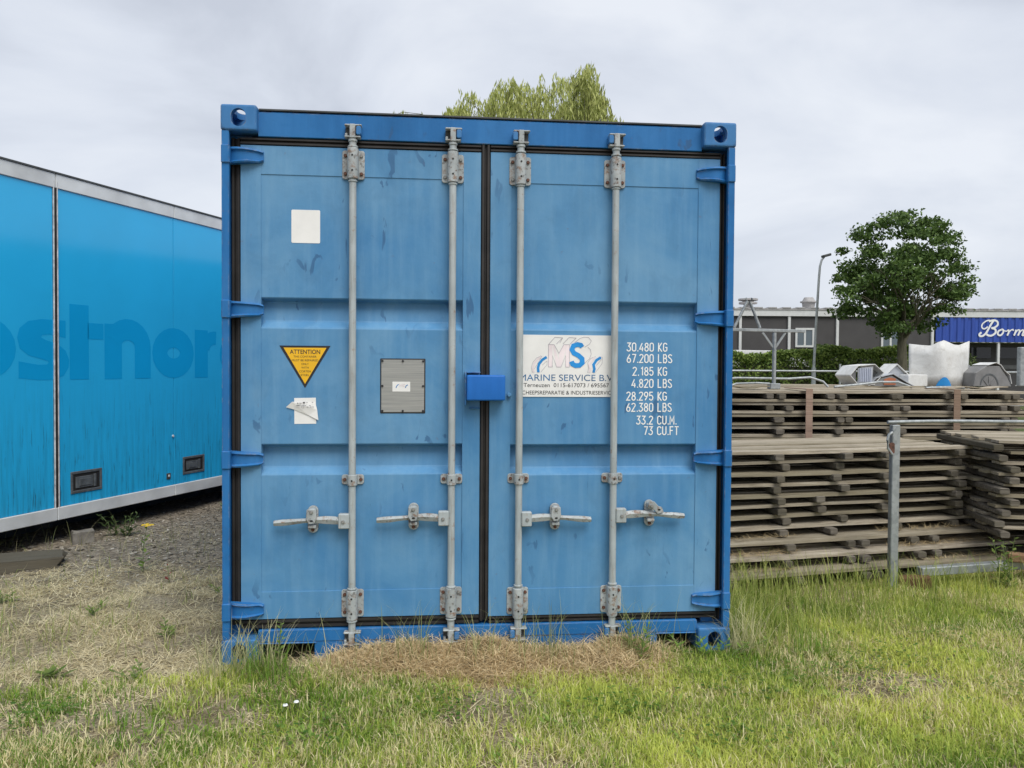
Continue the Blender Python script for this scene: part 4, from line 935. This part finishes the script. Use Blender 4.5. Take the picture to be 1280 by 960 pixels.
# round tree
def grow(mb, p, d, L, r, depth, tips, rg):
    q = p + d * L; mid_ = p + d * L * .5 + Vector((rg.uniform(-1, 1), rg.uniform(-1, 1), rg.uniform(-.4, .6))) * L * .07
    mb.tube([p, mid_, q], r, 6, r * .62); tips.append(q); tips.append(mid_)
    if depth == 0: return
    for _ in range(3 if depth > 1 else 3):
        nd = (d + Vector((rg.uniform(-1, 1), rg.uniform(-1, 1), rg.uniform(-.35, .75))) * .8).normalized(); grow(mb, q, nd, L * rg.uniform(.62, .82), r * .6, depth - 1, tips, rg)
tree = empty('round_tree', (15.4, 21.05, 0)); tag(tree, 'round dark green broadleaf tree standing before the low building', 'tree')
rg = random.Random(5); mb = MB(); tips = []
mb.tube([(0, 0, -.1), (.02, 0, 1.2), (-.02, .03, 2.3), (0, 0, 3.0)], .18, 12, .12)
for i in range(8):
    a = i * 2.4 + rg.uniform(-.3, .3); el = rg.uniform(.6, 1.25); d = Vector((math.cos(a) * math.cos(el), math.sin(a) * math.cos(el), math.sin(el)))
    grow(mb, Vector((0, 0, 2.3 + .09 * i)), d, rg.uniform(.7, .95), .075, 3, tips, rg)
mb.build('trunk', M['bark'], tree, smooth=60)
tp_ = np.array([list(p) for p in tips])
cc = np.array([-.2, 0, 4.6]); ax = np.array([2.1, 2.0, 2.1])
rel = (tp_ - cc) / ax; rr_ = np.linalg.norm(rel, axis=1); tp_ = tp_[(rr_ < .9) & (tp_[:, 2] > 2.9)]
lob = []
for (lx, lz, ly, lr) in ((-1.75, 4.1, -.3, .72), (-1.2, 5.3, .4, .75), (-.5, 6.1, -.2, .72), (.45, 6.35, .2, .62), (1.1, 5.75, -.3, .75), (1.55, 4.75, .2, .78), (1.35, 3.8, -.4, .62), (.35, 4.6, -.9, .9), (-.7, 4.5, -.9, .85),
                        (-.9, 3.4, -.3, .7), (0, 5.4, -.7, .8), (0, 4.4, .9, .95), (-.9, 4.9, 1.0, .8), (.8, 5.2, .9, .8), (.4, 3.5, .3, .65), (-.6, 2.75, -.3, .36), (-1.85, 4.75, .3, .5), (1.75, 4.1, -.1, .55), (1.0, 3.15, .1, .5), (-1.7, 3.45, .1, .5), (1.75, 5.35, .2, .42), (.9, 6.2, .1, .42), (-1.25, 5.95, .1, .36), (-.2, 3.1, .5, .5)):
    m_ = int(11 * lr + 2); q = rdir(m_) * RNG.uniform(.25, 1, (m_, 1)) ** .5 * lr * np.array([1, 1, .8]); lob.append(q + np.array([lx, ly, lz]))
lob = np.concatenate(lob); cl = np.concatenate([lob, tp_[RNG.choice(len(tp_), min(len(tp_), 26), replace=False)]]); nper = 85
cs = np.repeat(cl, nper, 0) + np.clip(RNG.normal(size=(len(cl) * nper, 3)), -1.6, 1.6) * np.array([1.15, 1.15, .65]) * np.repeat(RNG.uniform(.10, .20, (len(cl), 1)), nper, 0)
me_ = leaves('crown', cs, .135, .6, (.042, .085, .02), (.15, .235, .06), M['leaf'])
link('crown', me_, tree)
# willow behind the container
wl = empty('willow_tree', (2.2, 16.8, 0)); tag(wl, 'pale green weeping willow rising behind the blue container', 'willow')
rg = random.Random(9); mb = MB(); mb.tube([(0, 0, -.1), (.1, 0, 2.2), (0, .1, 4.2), (.1, 0, 6.4)], .4, 12, .2)
Cw = []; Aw = []; strands = MB()
bun = [(2.2 * math.sqrt(rg.random()), rg.random() * 2 * math.pi, rg.uniform(-.22, .12)) for _ in range(64)]
for i in range(64 * 9):
    r_, a, bz_ = bun[i // 9]
    x = r_ * math.cos(a) + .05 + rg.gauss(0, .09); y_ = r_ * math.sin(a) * .85 + rg.gauss(0, .09)
    top = np.interp(x, [-2.3, -1.7, -1.1, -.6, -.2, .3, .75, 1.1, 1.4, 1.7, 2.2], [7.7, 8.3, 8.45, 8.72, 8.5, 8.62, 8.85, 9.3, 8.75, 8.1, 7.95]) - .4 * (y_ / 2.2) ** 2 + bz_ - .28 * rg.random() ** 1.3
    ln = rg.uniform(1.3, 3.4); n = int(ln / .045); outx = (.30 + .25 * rg.random()) * (1 if x + rg.uniform(-1, 1) > 0 else -1); outy = rg.uniform(-.3, .3); ph = rg.random() * 6
    pts = []
    for q in range(n):
        t = q / n * ln                                    # rises a little, arches over, then hangs
        h_ = .30 * math.sin(min(t, .5) / .5 * 1.9) - max(0, t - .42) * .98
        pts.append((x + outx * (1 - math.exp(-t * 2.6)) + .03 * math.sin(t * 3 + ph), y_ + outy * (1 - math.exp(-t * 2.6)), top - .28 + h_))
    Cw += pts
    if i % 4 == 0: strands.tube([Vector(p) for p in pts[::max(1, n // 7)]], .007, 4)
for i in range(14):
    x = rg.uniform(-2.2, 2.2); y_ = rg.uniform(-1.5, 1.5); mb.tube([(0, 0, 4.8 + .1 * i), (x * .5, y_ * .5, 7.0 + .05 * i), (x * .85, y_ * .85, np.interp(x, [-2.6, -1, 1, 2.6], [7.1, 7.75, 7.8, 7.1]))], .09, 6, .025)
mb.tube([(1.0, 0, 8.3), (1.4, 0, 9.15), (1.5, .05, 9.5)], .02, 5, .006)
mb.tube([(-2.0, 0, 7.6), (-2.9, -.1, 7.98), (-3.4, -.1, 8.02), (-3.75, -.1, 7.86)], .012, 5, .005)
mb.build('trunk', M['bark'], wl, smooth=60); strands.build('hanging_twigs', M['bark'], wl)
Cw = np.array(Cw) + RNG.normal(size=(len(Cw), 3)) * .03
ex = np.array([(-3.75 + .9 * RNG.random(), -.1, 7.9 + .1 * RNG.random()) for _ in range(26)]); Cw = np.concatenate([Cw, ex])
n = len(Cw); a = rdir(n) * .4; a[:, 2] -= 1; a /= np.linalg.norm(a, axis=1, keepdims=True); b_ = np.cross(a, rdir(n)); b_ /= np.linalg.norm(b_, axis=1, keepdims=True)
t = RNG.random((n, 1)); link('crown', quads_mesh('crown', Cw, a * .085, b_ * .017, np.array((.24, .29, .06)) * (1 - t) + np.array((.58, .61, .23)) * t, M['leaf']), wl)
# hedge
def hedge(label, x0, x1, y0, y1, ztop, n):
    h = empty('hedge', ((x0 + x1) / 2, (y0 + y1) / 2, 0), BR); tag(h, label, 'hedge')
    L = (x1 - x0) / 2; D = (y1 - y0) / 2
    p = np.stack([RNG.uniform(-L, L, n), RNG.uniform(-1, 1, n) * D, RNG.random(n)], 1)
    topz = ztop + (fbm(p[:, 0] * .9 + 50, p[:, 1], 3) - .5) * .75
    shell_ = RNG.random(n) < .75
    p[:, 2] = np.where(shell_ & (RNG.random(n) < .45), topz - RNG.random(n) ** 2 * .25, p[:, 2] * topz)
    p[:, 1] = np.where(RNG.random(n) < .5, -D + RNG.random(n) ** 2 * .5 + (fbm(p[:, 0] * 1.6, p[:, 2] * 1.6, 8) - .5) * .5, p[:, 1])
    link('foliage', leaves('foliage', p, .12, .6, (.07, .13, .025), (.34, .44, .11), M['leaf']), h)
    MB().box(-L + .1, L - .1, -D * .55, D * .55, 0, ztop - .45).build('inner_twigs', M['bark'], h)
hedge('clipped dark green hedge in front of the low building, beside the street lamp', 9.0, 14.2, 23.6, 24.9, 1.93, 15000)
hedge('taller bushy light topped hedge between street lamp and round tree', 13.9, 17.2, 23.2, 24.6, 2.1, 13000)
hb = empty('bush', (22.0, 27.0, 0)); tag(hb, 'small loose bush under the blue fascia beside the white sheet', 'bush')
p = rdir(1500) * RNG.uniform(.3, 1, (1500, 1)) * np.array([.8, .6, 1.0]) + np.array([0, 0, 1.15])
link('foliage', leaves('foliage', p, .12, .5, (.05, .08, .02), (.16, .2, .06), M['leaf']), hb); MB().tube([(0, 0, -.05), (0, 0, 1.2)], .05, 6).build('stem', M['bark'], hb)

# ------------------------------------------------------------------ ground cover
def blades(name, pos, L, wd, lean, curl, colr, mat, lift=0.0):
    """tapered two-segment blades; pos (n,2) or (n,3)"""
    n = len(pos); az = RNG.uniform(0, 2 * np.pi, n); base = np.empty((n, 3)); base[:, :2] = pos[:, :2]
    base[:, 2] = (pos[:, 2] if pos.shape[1] > 2 else gz(pos[:, 0], pos[:, 1])) + lift - .004
    dx = np.cos(az); dy = np.sin(az); sl = np.sin(lean); cl_ = np.cos(lean)
    d1 = np.stack([dx * sl, dy * sl, cl_], 1); l2 = lean + curl; d2 = np.stack([dx * np.sin(l2), dy * np.sin(l2), np.cos(l2)], 1)
    a2 = az + np.pi / 2 + RNG.uniform(-.6, .6, n); sd_ = np.stack([np.cos(a2), np.sin(a2), np.zeros(n)], 1) * (wd / 2)[:, None]
    m1 = base + d1 * (L * .55)[:, None]; tip = m1 + d2 * (L * .45)[:, None]; tip[:, 2] = np.maximum(tip[:, 2], base[:, 2] + .002)
    v = np.stack([base - sd_, base + sd_, m1 + sd_ * .8, m1 - sd_ * .8, tip], 1)
    me_ = bpy.data.meshes.new(name); me_.vertices.add(5 * n); me_.vertices.foreach_set('co', v.ravel())
    b0 = (np.arange(n) * 5)[:, None]; idx = np.concatenate([b0 + np.array([[0, 1, 2, 3]]), b0 + np.array([[3, 2, 4]])], 1).ravel().astype(np.int32)
    me_.loops.add(7 * n); me_.loops.foreach_set('vertex_index', idx)
    st = np.stack([np.arange(n) * 7, np.arange(n) * 7 + 4], 1).ravel().astype(np.int32)
    me_.polygons.add(2 * n); me_.polygons.foreach_set('loop_start', st); me_.polygons.foreach_set('loop_total', np.tile(np.array([4, 3], dtype=np.int32), n))
    me_.update(calc_edges=True)
    at = me_.color_attributes.new('Col', 'FLOAT_COLOR', 'POINT'); c4_ = np.ones((n, 5, 4)); c4_[:, :, :3] = colr[:, None, :]; at.data.foreach_set('color', c4_.ravel())
    me_.materials.append(mat); return link(name, me_)
def lerp3(a, b, t): return np.array(a)[None] * (1 - t[:, None]) + np.array(b)[None] * t[:, None]
def scatter(n, x0, x1, y0, y1): return np.stack([RNG.uniform(x0, x1, n), RNG.uniform(y0, y1, n)], 1)
def visible(p, mg=.35):                      # keep ground that the photograph shows, with a generous margin
    q0 = p[:, 0] + .2165; q1 = p[:, 1] + 3.6467; d = q0 * .0941 + q1 * .9956; s_ = q0 * .9956 - q1 * .0941
    return (d > 2.2) & (np.abs(s_) < d * .68 + mg + .9)
def off_things(p):
    x, y_ = p[:, 0], p[:, 1]
    ok = ~((np.abs(x) < 1.23) & (y_ > .02) & (y_ < 6.1))
    ang = x * math.cos(A10) + y_ * math.sin(A10); dep = -x * math.sin(A10) + y_ * math.cos(A10)
    fl = front_left[0] * math.cos(A10) + front_left[1] * math.sin(A10), -front_left[0] * math.sin(A10) + front_left[1] * math.cos(A10)
    ok &= ~((ang > fl[0]) & (dep > fl[1] - .16)) | (x < 1.25)
    return ok
def green_amount(x, y_):
    edge = np.where(x < -1.0, -.28 + .10 * (x + 1.2), np.where(x > 1.1, 1.3, -.02)) + (fbm(x * 1.7, y_ * 1.7, 21) - .5) * .7
    g = np.clip((edge - y_) / .35 + .5, 0, 1)
    hay = np.exp(-((y_ + .1) / .16) ** 2) * ((x > -.9) & (x < .85))
    return np.clip(g - hay * .75, 0, 1)
# mown lawn
p = scatter(1080000, -4.6, 6.4, -1.9, 1.6); p = p[visible(p) & off_things(p)]
g = green_amount(p[:, 0], p[:, 1]); dens = .35 + .65 * fbm(p[:, 0] * 2.6, p[:, 1] * 2.6, 33)
bare = fbm(p[:, 0] * 2.2 + 9, p[:, 1] * 2.2, 44)
keep = (RNG.random(len(p)) < g * dens * np.clip((bare - .29) * 8, .14, 1)) ; p = p[keep]; n = len(p)
tone = np.clip(fbm(p[:, 0] * 1.5, p[:, 1] * 1.5, 55) * 2.4 - .72 + RNG.normal(size=n) * .25, 0, 1)
dry = RNG.random(n) < np.clip(.24 + .75 * (fbm(p[:, 0] * 1.9 + 30, p[:, 1] * 1.9, 66) - .42) * 2, .06, .6)
col = lerp3((.14, .26, .03), (.62, .67, .15), tone); col[dry] = lerp3((.62, .54, .26), (.88, .80, .50), RNG.random(int(dry.sum())))
hmul = .75 + .7 * fbm(p[:, 0] * 2.3, p[:, 1] * 2.3, 77)
lg = blades('lawn_grass', p, RNG.uniform(.022, .062, n) * hmul, RNG.uniform(.0025, .0058, n), np.abs(RNG.normal(.45, .4, n)), RNG.uniform(0, 1.0, n), col, M['blade'])
tag(lg, 'mown green and yellow grass covering the ground before the container', 'grass', kind='stuff')
# dry thatch and clippings everywhere
p = scatter(520000, -5.4, 6.4, -1.9, 3.2); p = p[visible(p) & off_things(p)]
x, y_ = p[:, 0], p[:, 1]; gm = green_amount(x, y_)
dirt = np.clip((y_ + (fbm(x * 1.5, y_ * 1.5, 91) - .5) * 1.6 - 1.5) / .8, 0, 1) * (x < 0)
keep = RNG.random(len(p)) < (.28 + .72 * (1 - gm)) * (1 - .93 * dirt) * np.clip((fbm(x * 3.2, y_ * 3.2, 12) - .40) * 5.5, .10, 1); p = p[keep]; n = len(p)
col = lerp3((.42, .34, .17), (.90, .80, .53), RNG.random(n))
th = blades('dry_thatch', p, RNG.uniform(.025, .11, n), RNG.uniform(.0016, .0035, n), RNG.uniform(1.25, 1.57, n), RNG.uniform(-.15, .25, n), col, M['straw'], .006)
tag(th, 'dry straw coloured thatch and clippings on the ground', 'thatch', kind='stuff')
# sparse upright dry stalks and green tufts on the left
p = scatter(12000, -4.2, -1.22, -.7, 2.2); p = p[visible(p)]; d_ = fbm(p[:, 0] * 2.5, p[:, 1] * 2.5, 15)
p = p[RNG.random(len(p)) < np.clip((d_ - .42) * 3.2, .02, 1) * np.clip(1.6 - p[:, 1] * .75, .05, 1)]; n = len(p); gr_ = RNG.random(n) < .42
col = lerp3((.44, .39, .2), (.7, .63, .38), RNG.random(n)); col[gr_] = lerp3((.16, .24, .04), (.36, .42, .11), RNG.random(int(gr_.sum())))
tag(blades('sparse_stalks', p, RNG.uniform(.04, .15, n), RNG.uniform(.002, .0042, n), np.abs(RNG.normal(.5, .35, n)), RNG.uniform(.1, 1.1, n), col, M['blade']), 'thin dry stalks and sparse grass between container and trailer', 'grass', kind='stuff')
# gravel and bark chips towards the trailer
n = 16000; p = scatter(n, -4.6, -1.25, 1.0, 5.2); p = p[visible(p)]; p = p[RNG.random(len(p)) < np.clip((p[:, 1] - 1.0) * .8, .05, 1)]; n = len(p)
C_ = np.concatenate([p, (gz(p[:, 0], p[:, 1]) + .005)[:, None]], 1)
a = np.stack([RNG.normal(size=n), RNG.normal(size=n), RNG.normal(size=n) * .18], 1); a /= np.linalg.norm(a, axis=1, keepdims=True); b_ = np.cross(a, np.array([[.1, .1, 1.0]])); s_ = RNG.uniform(.006, .022, (n, 1)) * RNG.uniform(.5, 1.4, (n, 1))
t = RNG.random(n) ** 2
tag(link('gravel_chips', quads_mesh('gravel_chips', C_, a * s_, b_ * s_ * RNG.uniform(.3, .7, (n, 1)), lerp3((.16, .14, .11), (.58, .53, .44), t), M['straw'])), 'small pale chips and grit on the dirt beside the trailer', 'gravel', kind='stuff')
# hay heap along the container foot
hx_ = np.linspace(-.98, 1.02, 61); hy_ = np.linspace(-.42, .028, 17); HX, HY = np.meshgrid(hx_, hy_)
def hayz(x, y_):
    along = np.interp(x, [-1, -.82, -.7, -.5, -.28, -.12, .05, .2, .32, .5, .62, .74, .86, 1.0], [-.02, .01, .05, .095, .10, .085, .115, .07, .05, .06, .11, .09, .02, -.02])
    cross = np.clip(np.interp(y_, [-.42, -.3, -.15, -.03, .03], [-.45, .05, .68, 1.0, 1.0]), -1, 1)
    return along * .86 * cross + (fbm(x * 9, y_ * 9, 71) - .5) * .045 - .008
HZ = hayz(HX, HY); nn_ = len(hx_)
ii = (np.arange(len(hy_) - 1)[:, None] * nn_ + np.arange(nn_ - 1)[None, :]).ravel()
me_ = bpy.data.meshes.new('hay_heap'); me_.from_pydata(np.stack([HX.ravel(), HY.ravel(), HZ.ravel()], 1).tolist(), [], np.stack([ii, ii + 1, ii + nn_ + 1, ii + nn_], 1).tolist()); me_.shade_smooth()
k = NT('matted_hay'); v = k.coord((5, 1, 1)); f = k.noise(v, 26, 6, 0.7, 1.0); k.bump(f, 0.9, 0.02)
me_.materials.append(k.fin(k.ramp(f, [(0.3, (0.2, 0.145, 0.075)), (0.7, (0.52, 0.41, 0.24))]), 0.95)); hh_ = link('hay_heap', me_)
tag(hh_, 'heap of dry brown hay along the foot of the container doors', 'hay', kind='stuff')
n = 15000; p = scatter(n, -1.0, 1.0, -.40, .015); z_ = hayz(p[:, 0], p[:, 1]); ok = (z_ > .0) | (RNG.random(n) < .25); p = p[ok]; z_ = z_[ok]; n = len(p)
t = RNG.random(n); col = lerp3((.38, .26, .12), (.9, .74, .45), t)
o = blades('hay_strands', np.concatenate([p, z_[:, None] + .004], 1), RNG.uniform(.04, .15, n), RNG.uniform(.0016, .0034, n), RNG.uniform(.95, 1.6, n), RNG.uniform(-.1, .7, n), col, M['straw'], .004)
tag(o, 'loose dry hay strands lying on the heap before the doors', 'hay', kind='stuff')
# straw on the low panels
n = 2600; cs_ = []
for q in range(n):
    a_, b2 = RNG.uniform(.3, 3.3), RNG.choice([-.2, -.14, -.08, -.03]); cx, cy = rowpos(*front_left, A10, a_, b2)
    if vnoise(a_ * 2.2, b2 * 3, 4) < .45: continue
    cs_.append((cx, cy, .118 if b2 < -.15 else (.202 if b2 < -.07 else .287)))
cs_ = np.array(cs_); n = len(cs_)
tag(blades('loose_straw', cs_, RNG.uniform(.04, .12, n), RNG.uniform(.0016, .003, n), RNG.uniform(1.1, 1.5, n), RNG.uniform(-.1, .6, n), lerp3((.33, .23, .11), (.58, .47, .27), RNG.random(n)), M['straw'], .004), 'loose golden straw lying on the lowest slatted panels', 'straw', kind='stuff')
# long arching grass
def arching(name, bases, label, lo, hi, Lr, wr, lean_r, seg=6, mat='blade'):
    vs_ = []; fs = []; cl_ = []
    for (x, y_, z0_) in bases:
        L = random.uniform(*Lr); az = random.uniform(0, 6.283); ln = random.uniform(*lean_r); cu = random.uniform(.3, 1.7); wd = random.uniform(*wr)
        p_ = Vector((x, y_, z0_)); sd_ = Vector((-math.sin(az + random.uniform(-.5, .5)), math.cos(az), 0)) * wd / 2; t_ = random.random(); c_ = [lo[i] * (1 - t_) + hi[i] * t_ for i in range(3)]
        b = len(vs_)
        for s_ in range(seg + 1):
            t = s_ / seg; a = ln + cu * t * t; wv = 1 - t ** 2.2
            vs_ += [p_ - sd_ * wv, p_ + sd_ * wv]; cl_ += [c_, c_]
            q = p_ + Vector((math.cos(az) * math.sin(a), math.sin(az) * math.sin(a), math.cos(a))) * (L / seg)
            if q.y > .012 and abs(q.x) < 1.24 and p_.y <= .012: q.y = .008
            p_ = q
        fs += [(b + 2 * i, b + 2 * i + 1, b + 2 * i + 3, b + 2 * i + 2) for i in range(seg)]
    me_ = bpy.data.meshes.new(name); me_.from_pydata([tuple(v_) for v_ in vs_], [], fs)
    at = me_.color_attributes.new('Col', 'FLOAT_COLOR', 'POINT'); c4_ = np.ones((len(vs_), 4)); c4_[:, :3] = np.array(cl_); at.data.foreach_set('color', c4_.ravel()); me_.materials.append(M[mat]); me_.shade_smooth()
    return tag(link(name, me_), label, 'grass', kind='stuff')
U_ = random.uniform
bs = [(U_(-1.15, 1.2), U_(-.2, -.03), .0) for _ in range(150)] + [(x + U_(-.06, .06), U_(-.16, -.05), .03) for x in (-.35, -.3, .0, .2, .28, .33, .68, .72, .75, .8) for _ in range(16)]
arching('door_grass', bs, 'thin arching grass stems in front of the container doors', (.17, .24, .06), (.50, .48, .24), (.13, .36), (.002, .0038), (.02, .5))
bs = []
for _ in range(5200):
    x = 1.27 + 2.6 * random.random() ** 1.9; y_ = U_(-.15, 1.0)
    if random.random() < .25 + .75 * max(0, (y_ + .1) / 1.0) - .18 * (x - 1.25): bs.append((x, y_ + .18 * max(0, x - 1.3) * 0, 0))
arching('tall_grass', bs, 'tall green grass beside the container and before the piles', (.16, .25, .035), (.56, .58, .18), (.07, .33), (.0025, .005), (.02, .45), 5)
bs = [(1.235 + U_(-.05, .1), U_(-.16, .05), 0) for _ in range(110)] + [(-1.2 + U_(-.08, .3), U_(-.2, -.04), 0) for _ in range(120)]
arching('pale_tuft', bs, 'pale drooping grass tufts at the two container corners', (.38, .37, .17), (.66, .62, .36), (.12, .34), (.003, .005), (.1, .5))
bs = [(U_(-4.2, -1.5), U_(2.0, 2.7), 0) for _ in range(160)] + [(-3.55 + U_(-.3, .3), 1.6 + U_(-.3, .3), 0) for _ in range(140)]
arching('trailer_grass', bs, 'sparse grass stems growing along the trailer edge', (.12, .17, .045), (.42, .38, .2), (.10, .32), (.002, .004), (.05, .6))
for (x, y_, n_, L0, L1) in ((-1.02, -.16, 130, .06, .2), (-.86, -.24, 90, .05, .14), (-.55, -.46, 70, .04, .1), (.95, -.3, 60, .04, .1), (1.6, -.1, 80, .06, .16)):
    arching('green_tuft', [(x + random.gauss(0, .055), y_ + random.gauss(0, .05), 0) for _ in range(n_)], 'fresh green grass tuft near the foot of the container', (.12, .24, .03), (.30, .42, .08), (L0, L1), (.003, .0055), (.02, .6))['group'] = 'green grass tufts'

# weeds and flowers
def weed(name, label, cat, x, y_, h, nl, lsize, lo, hi, spread=.05, flower=None, nst=1):
    root = empty(name, (x, y_, float(gz(x, y_)))); tag(root, label, cat)
    for s_ in range(nst):
        ox, oy = (random.gauss(0, spread * .5), random.gauss(0, spread * .5)) if nst > 1 else (0, 0)
        top = Vector((ox * 2 + U_(-.03, .03), oy * 2 + U_(-.03, .03), h * U_(.75, 1.0) if nst > 1 else h))
        MB().tube([(ox, oy, -.01), (ox * 1.3, oy * 1.3, h * .5), top], .003, 6, .0015).build('stem', M['stem'], root, smooth=60)
        C_ = []; A_ = []
        for q in range(nl):
            t = (q + .5) / nl; b0 = Vector((ox, oy, 0)).lerp(top, t); az = q * 2.4 + s_; L = lsize * (1.15 - .65 * t) * U_(.8, 1.2)
            d = Vector((math.cos(az), math.sin(az), U_(.1, .7))).normalized(); C_.append(b0 + d * L * .5); A_.append(d * L * .5)
        C_ = np.array(C_); A_ = np.array(A_); B_ = np.cross(A_, np.array([[0, 0, 1.0]])); B_ *= .42
        link('leaves', quads_mesh('leaves', C_, A_, B_, lerp3(lo, hi, RNG.random(len(C_))), M['blade']), root)
        if flower:
            for q in range(flower[1]):
                az = q * 2.4; fp = top + Vector((math.cos(az), math.sin(az), 0)) * flower[2] * math.sqrt(q / max(1, flower[1])) + Vector((0, 0, U_(-.01, .01)))
                mb = MB(); mb.cyl(fp, fp + Vector((0, 0, .004)), flower[3], 8, flower[3] * .8); mb.build('flower', flower[0], root)
    return root
M['stem'] = m_plain('plant_stem', (0.12, 0.17, 0.05), 0.7, var=0.3)
M['fyellow'] = m_plain('yellow_petal', (0.75, 0.5, 0.01), 0.6); M['fwhite'] = m_plain('white_petal', (0.8, 0.8, 0.78), 0.6)
GL, GH = (.11, .20, .03), (.26, .37, .08)
weed('red_weed', 'short reddish brown dried weed on the dry ground', 'weed', -1.93, 1.42, .12, 7, .045, (.2, .03, .03), (.34, .07, .05))
weed('yellow_weed', 'spindly weed with a cluster of bright yellow flowers near the trailer', 'flower', -2.2, 1.72, .31, 16, .07, GL, GH, flower=(M['fyellow'], 12, .042, .011))
weed('tall_weed', 'upright leafy green weed in front of the container sill', 'weed', -.93, -.12, .23, 26, .045, GL, GH)
weed('leafy_weed', 'low broad leaved green weed beside the container corner casting', 'weed', 1.02, -.13, .095, 11, .06, (.12, .24, .03), (.28, .42, .08), .14, nst=6)
weed('leafy_weed', 'bushy light green weed growing beside the low steel beam', 'weed', 3.38, .86, .34, 22, .07, (.1, .18, .03), (.24, .32, .08), .06, nst=4)
weed('leafy_weed', 'dark leafy weed growing under the trailer edge beside the stone block', 'weed', -2.78, 2.85, .2, 16, .07, (.05, .09, .02), (.13, .18, .06), .1, nst=5)
weed('leafy_weed', 'pale broad leaved weed under the trailer by the container', 'weed', -2.25, 3.9, .17, 9, .1, (.12, .17, .08), (.26, .32, .18), .06, nst=2)
weed('leafy_weed', 'flat rosette weed on the dry ground before the trailer', 'weed', -1.93, -.05, .035, 14, .09, (.09, .16, .03), (.2, .26, .06))
for q, (x, y_, h_) in enumerate(((-2.6, .35, .05), (-1.6, .45, .07), (-2.1, .75, .05), (-1.45, 1.1, .06), (-2.75, 1.1, .08), (-1.5, -.12, .06))):
    o = weed('small_weed', 'small green weed sprouting from the dry ground between container and trailer', 'weed', x, y_, h_, 9, .05, (.13, .22, .04), (.3, .38, .1), .07, nst=3); o['group'] = 'small weeds on the dry ground'
weed('leafy_weed', 'small green weed standing in the bar end hay', 'weed', .69, -.14, .2, 22, .06, GL, GH, .05, nst=2)
for q, (x, y_) in enumerate(((-.83, -.56), (-.79, -.53))):
    o = weed('daisy', 'small white daisy in the mown grass before the container', 'flower', x, y_, .055, 4, .02, GL, GH, flower=(M['fwhite'], 1, 0, .011)); o['group'] = 'white daisies in the grass'
# clover patches as ground cover
cp = []
for (x, y_, n_, s_) in ((.5, -.62, 160, .10), (1.55, -.35, 260, .16), (1.9, -.2, 200, .15), (-.2, -.55, 120, .1), (2.4, .1, 160, .14), (-1.75, -.5, 100, .1), (1.15, -.45, 180, .13), (.9, -.85, 130, .1), (2.2, -.6, 120, .12), (-.7, -.75, 100, .1)):
    cp.append(np.stack([RNG.normal(x, s_, n_), RNG.normal(y_, s_ * .7, n_), RNG.uniform(.012, .05, n_)], 1))
cp = np.concatenate(cp); cp[:, 2] += gz(cp[:, 0], cp[:, 1]); n = len(cp); a = rdir(n); a[:, 2] = np.abs(a[:, 2]) * .3; b_ = np.cross(a, np.array([[.2, .1, 1.0]]))
tag(link('clover_leaves', quads_mesh('clover_leaves', cp, a * .012, b_ * .010, lerp3((.06, .14, .02), (.17, .27, .05), RNG.random(n)), M['blade'])), 'small round clover leaves in patches in the mown grass', 'clover', kind='stuff')
bp = []
for q in range(110):
    x, y_ = RNG.uniform(-1.8, 3.2), RNG.uniform(-1.3, .4)
    if (abs(x) < 1.3 and y_ > -.3) or green_amount(np.array([x]), np.array([y_]))[0] < .5: continue
    m_ = int(RNG.integers(8, 20)); az = RNG.uniform(0, 6.283, m_); L = RNG.uniform(.007, .019, m_); el = RNG.uniform(.15, .8, m_); z0_ = float(gz(x, y_)) + RNG.uniform(.01, .03)
    for a, l_, e_ in zip(az, L, el): px_, py_ = RNG.normal(0, .025), RNG.normal(0, .025); bp.append((x + px_ + math.cos(a) * l_, y_ + py_ + math.sin(a) * l_, z0_ + math.sin(e_) * l_, math.cos(a) * l_, math.sin(a) * l_, math.sin(e_) * l_))
bp = np.array(bp); A_ = bp[:, 3:]; B_ = np.cross(A_, np.array([[0, 0, 1.0]])) * RNG.uniform(.3, .55, (len(bp), 1))
tag(link('broad_leaves', quads_mesh('broad_leaves', bp[:, :3], A_, B_, lerp3((.14, .25, .04), (.36, .46, .11), RNG.random(len(bp))), M['blade'])), 'small broad leaved rosettes scattered through the mown grass', 'weeds', kind='stuff')
# stones and slabs by the trailer
def rock(name, label, x, y_, sx_, sy_, sz_, rz, mat, seed):
    rg = random.Random(seed); bm = bmesh.new(); bmesh.ops.create_cube(bm, size=1); bmesh.ops.subdivide_edges(bm, edges=bm.edges[:], cuts=2, use_grid_fill=True)
    for v_ in bm.verts:
        v_.co += Vector((rg.uniform(-.04, .04), rg.uniform(-.04, .04), rg.uniform(-.05, .05)))
        v_.co.x *= sx_; v_.co.y *= sy_; v_.co.z = (v_.co.z + .42) * sz_
    bmesh.ops.bevel(bm, geom=[e_ for e_ in bm.edges if e_.calc_face_angle(0) > .7], offset=.06 * min(sx_, sy_, sz_), segments=2, affect='EDGES')
    me_ = bpy.data.meshes.new(name); bm.to_mesh(me_); bm.free(); me_.materials.append(mat); me_.shade_smooth(); me_.set_sharp_from_angle(angle=R(40))
    o = link(name, me_, None, (x, y_, float(gz(x, y_)) - .01), (0, 0, rz)); return tag(o, label, 'block')
rock('stone_block', 'small grey stone block lying at the trailer edge', -3.0, 2.66, .15, .13, .11, .5, M['stone'], 1)
rock('timber_slab', 'flat weathered slab lying on the dirt before the trailer', -3.12, 1.86, .62, .28, .085, .35, M['bearer'], 2)
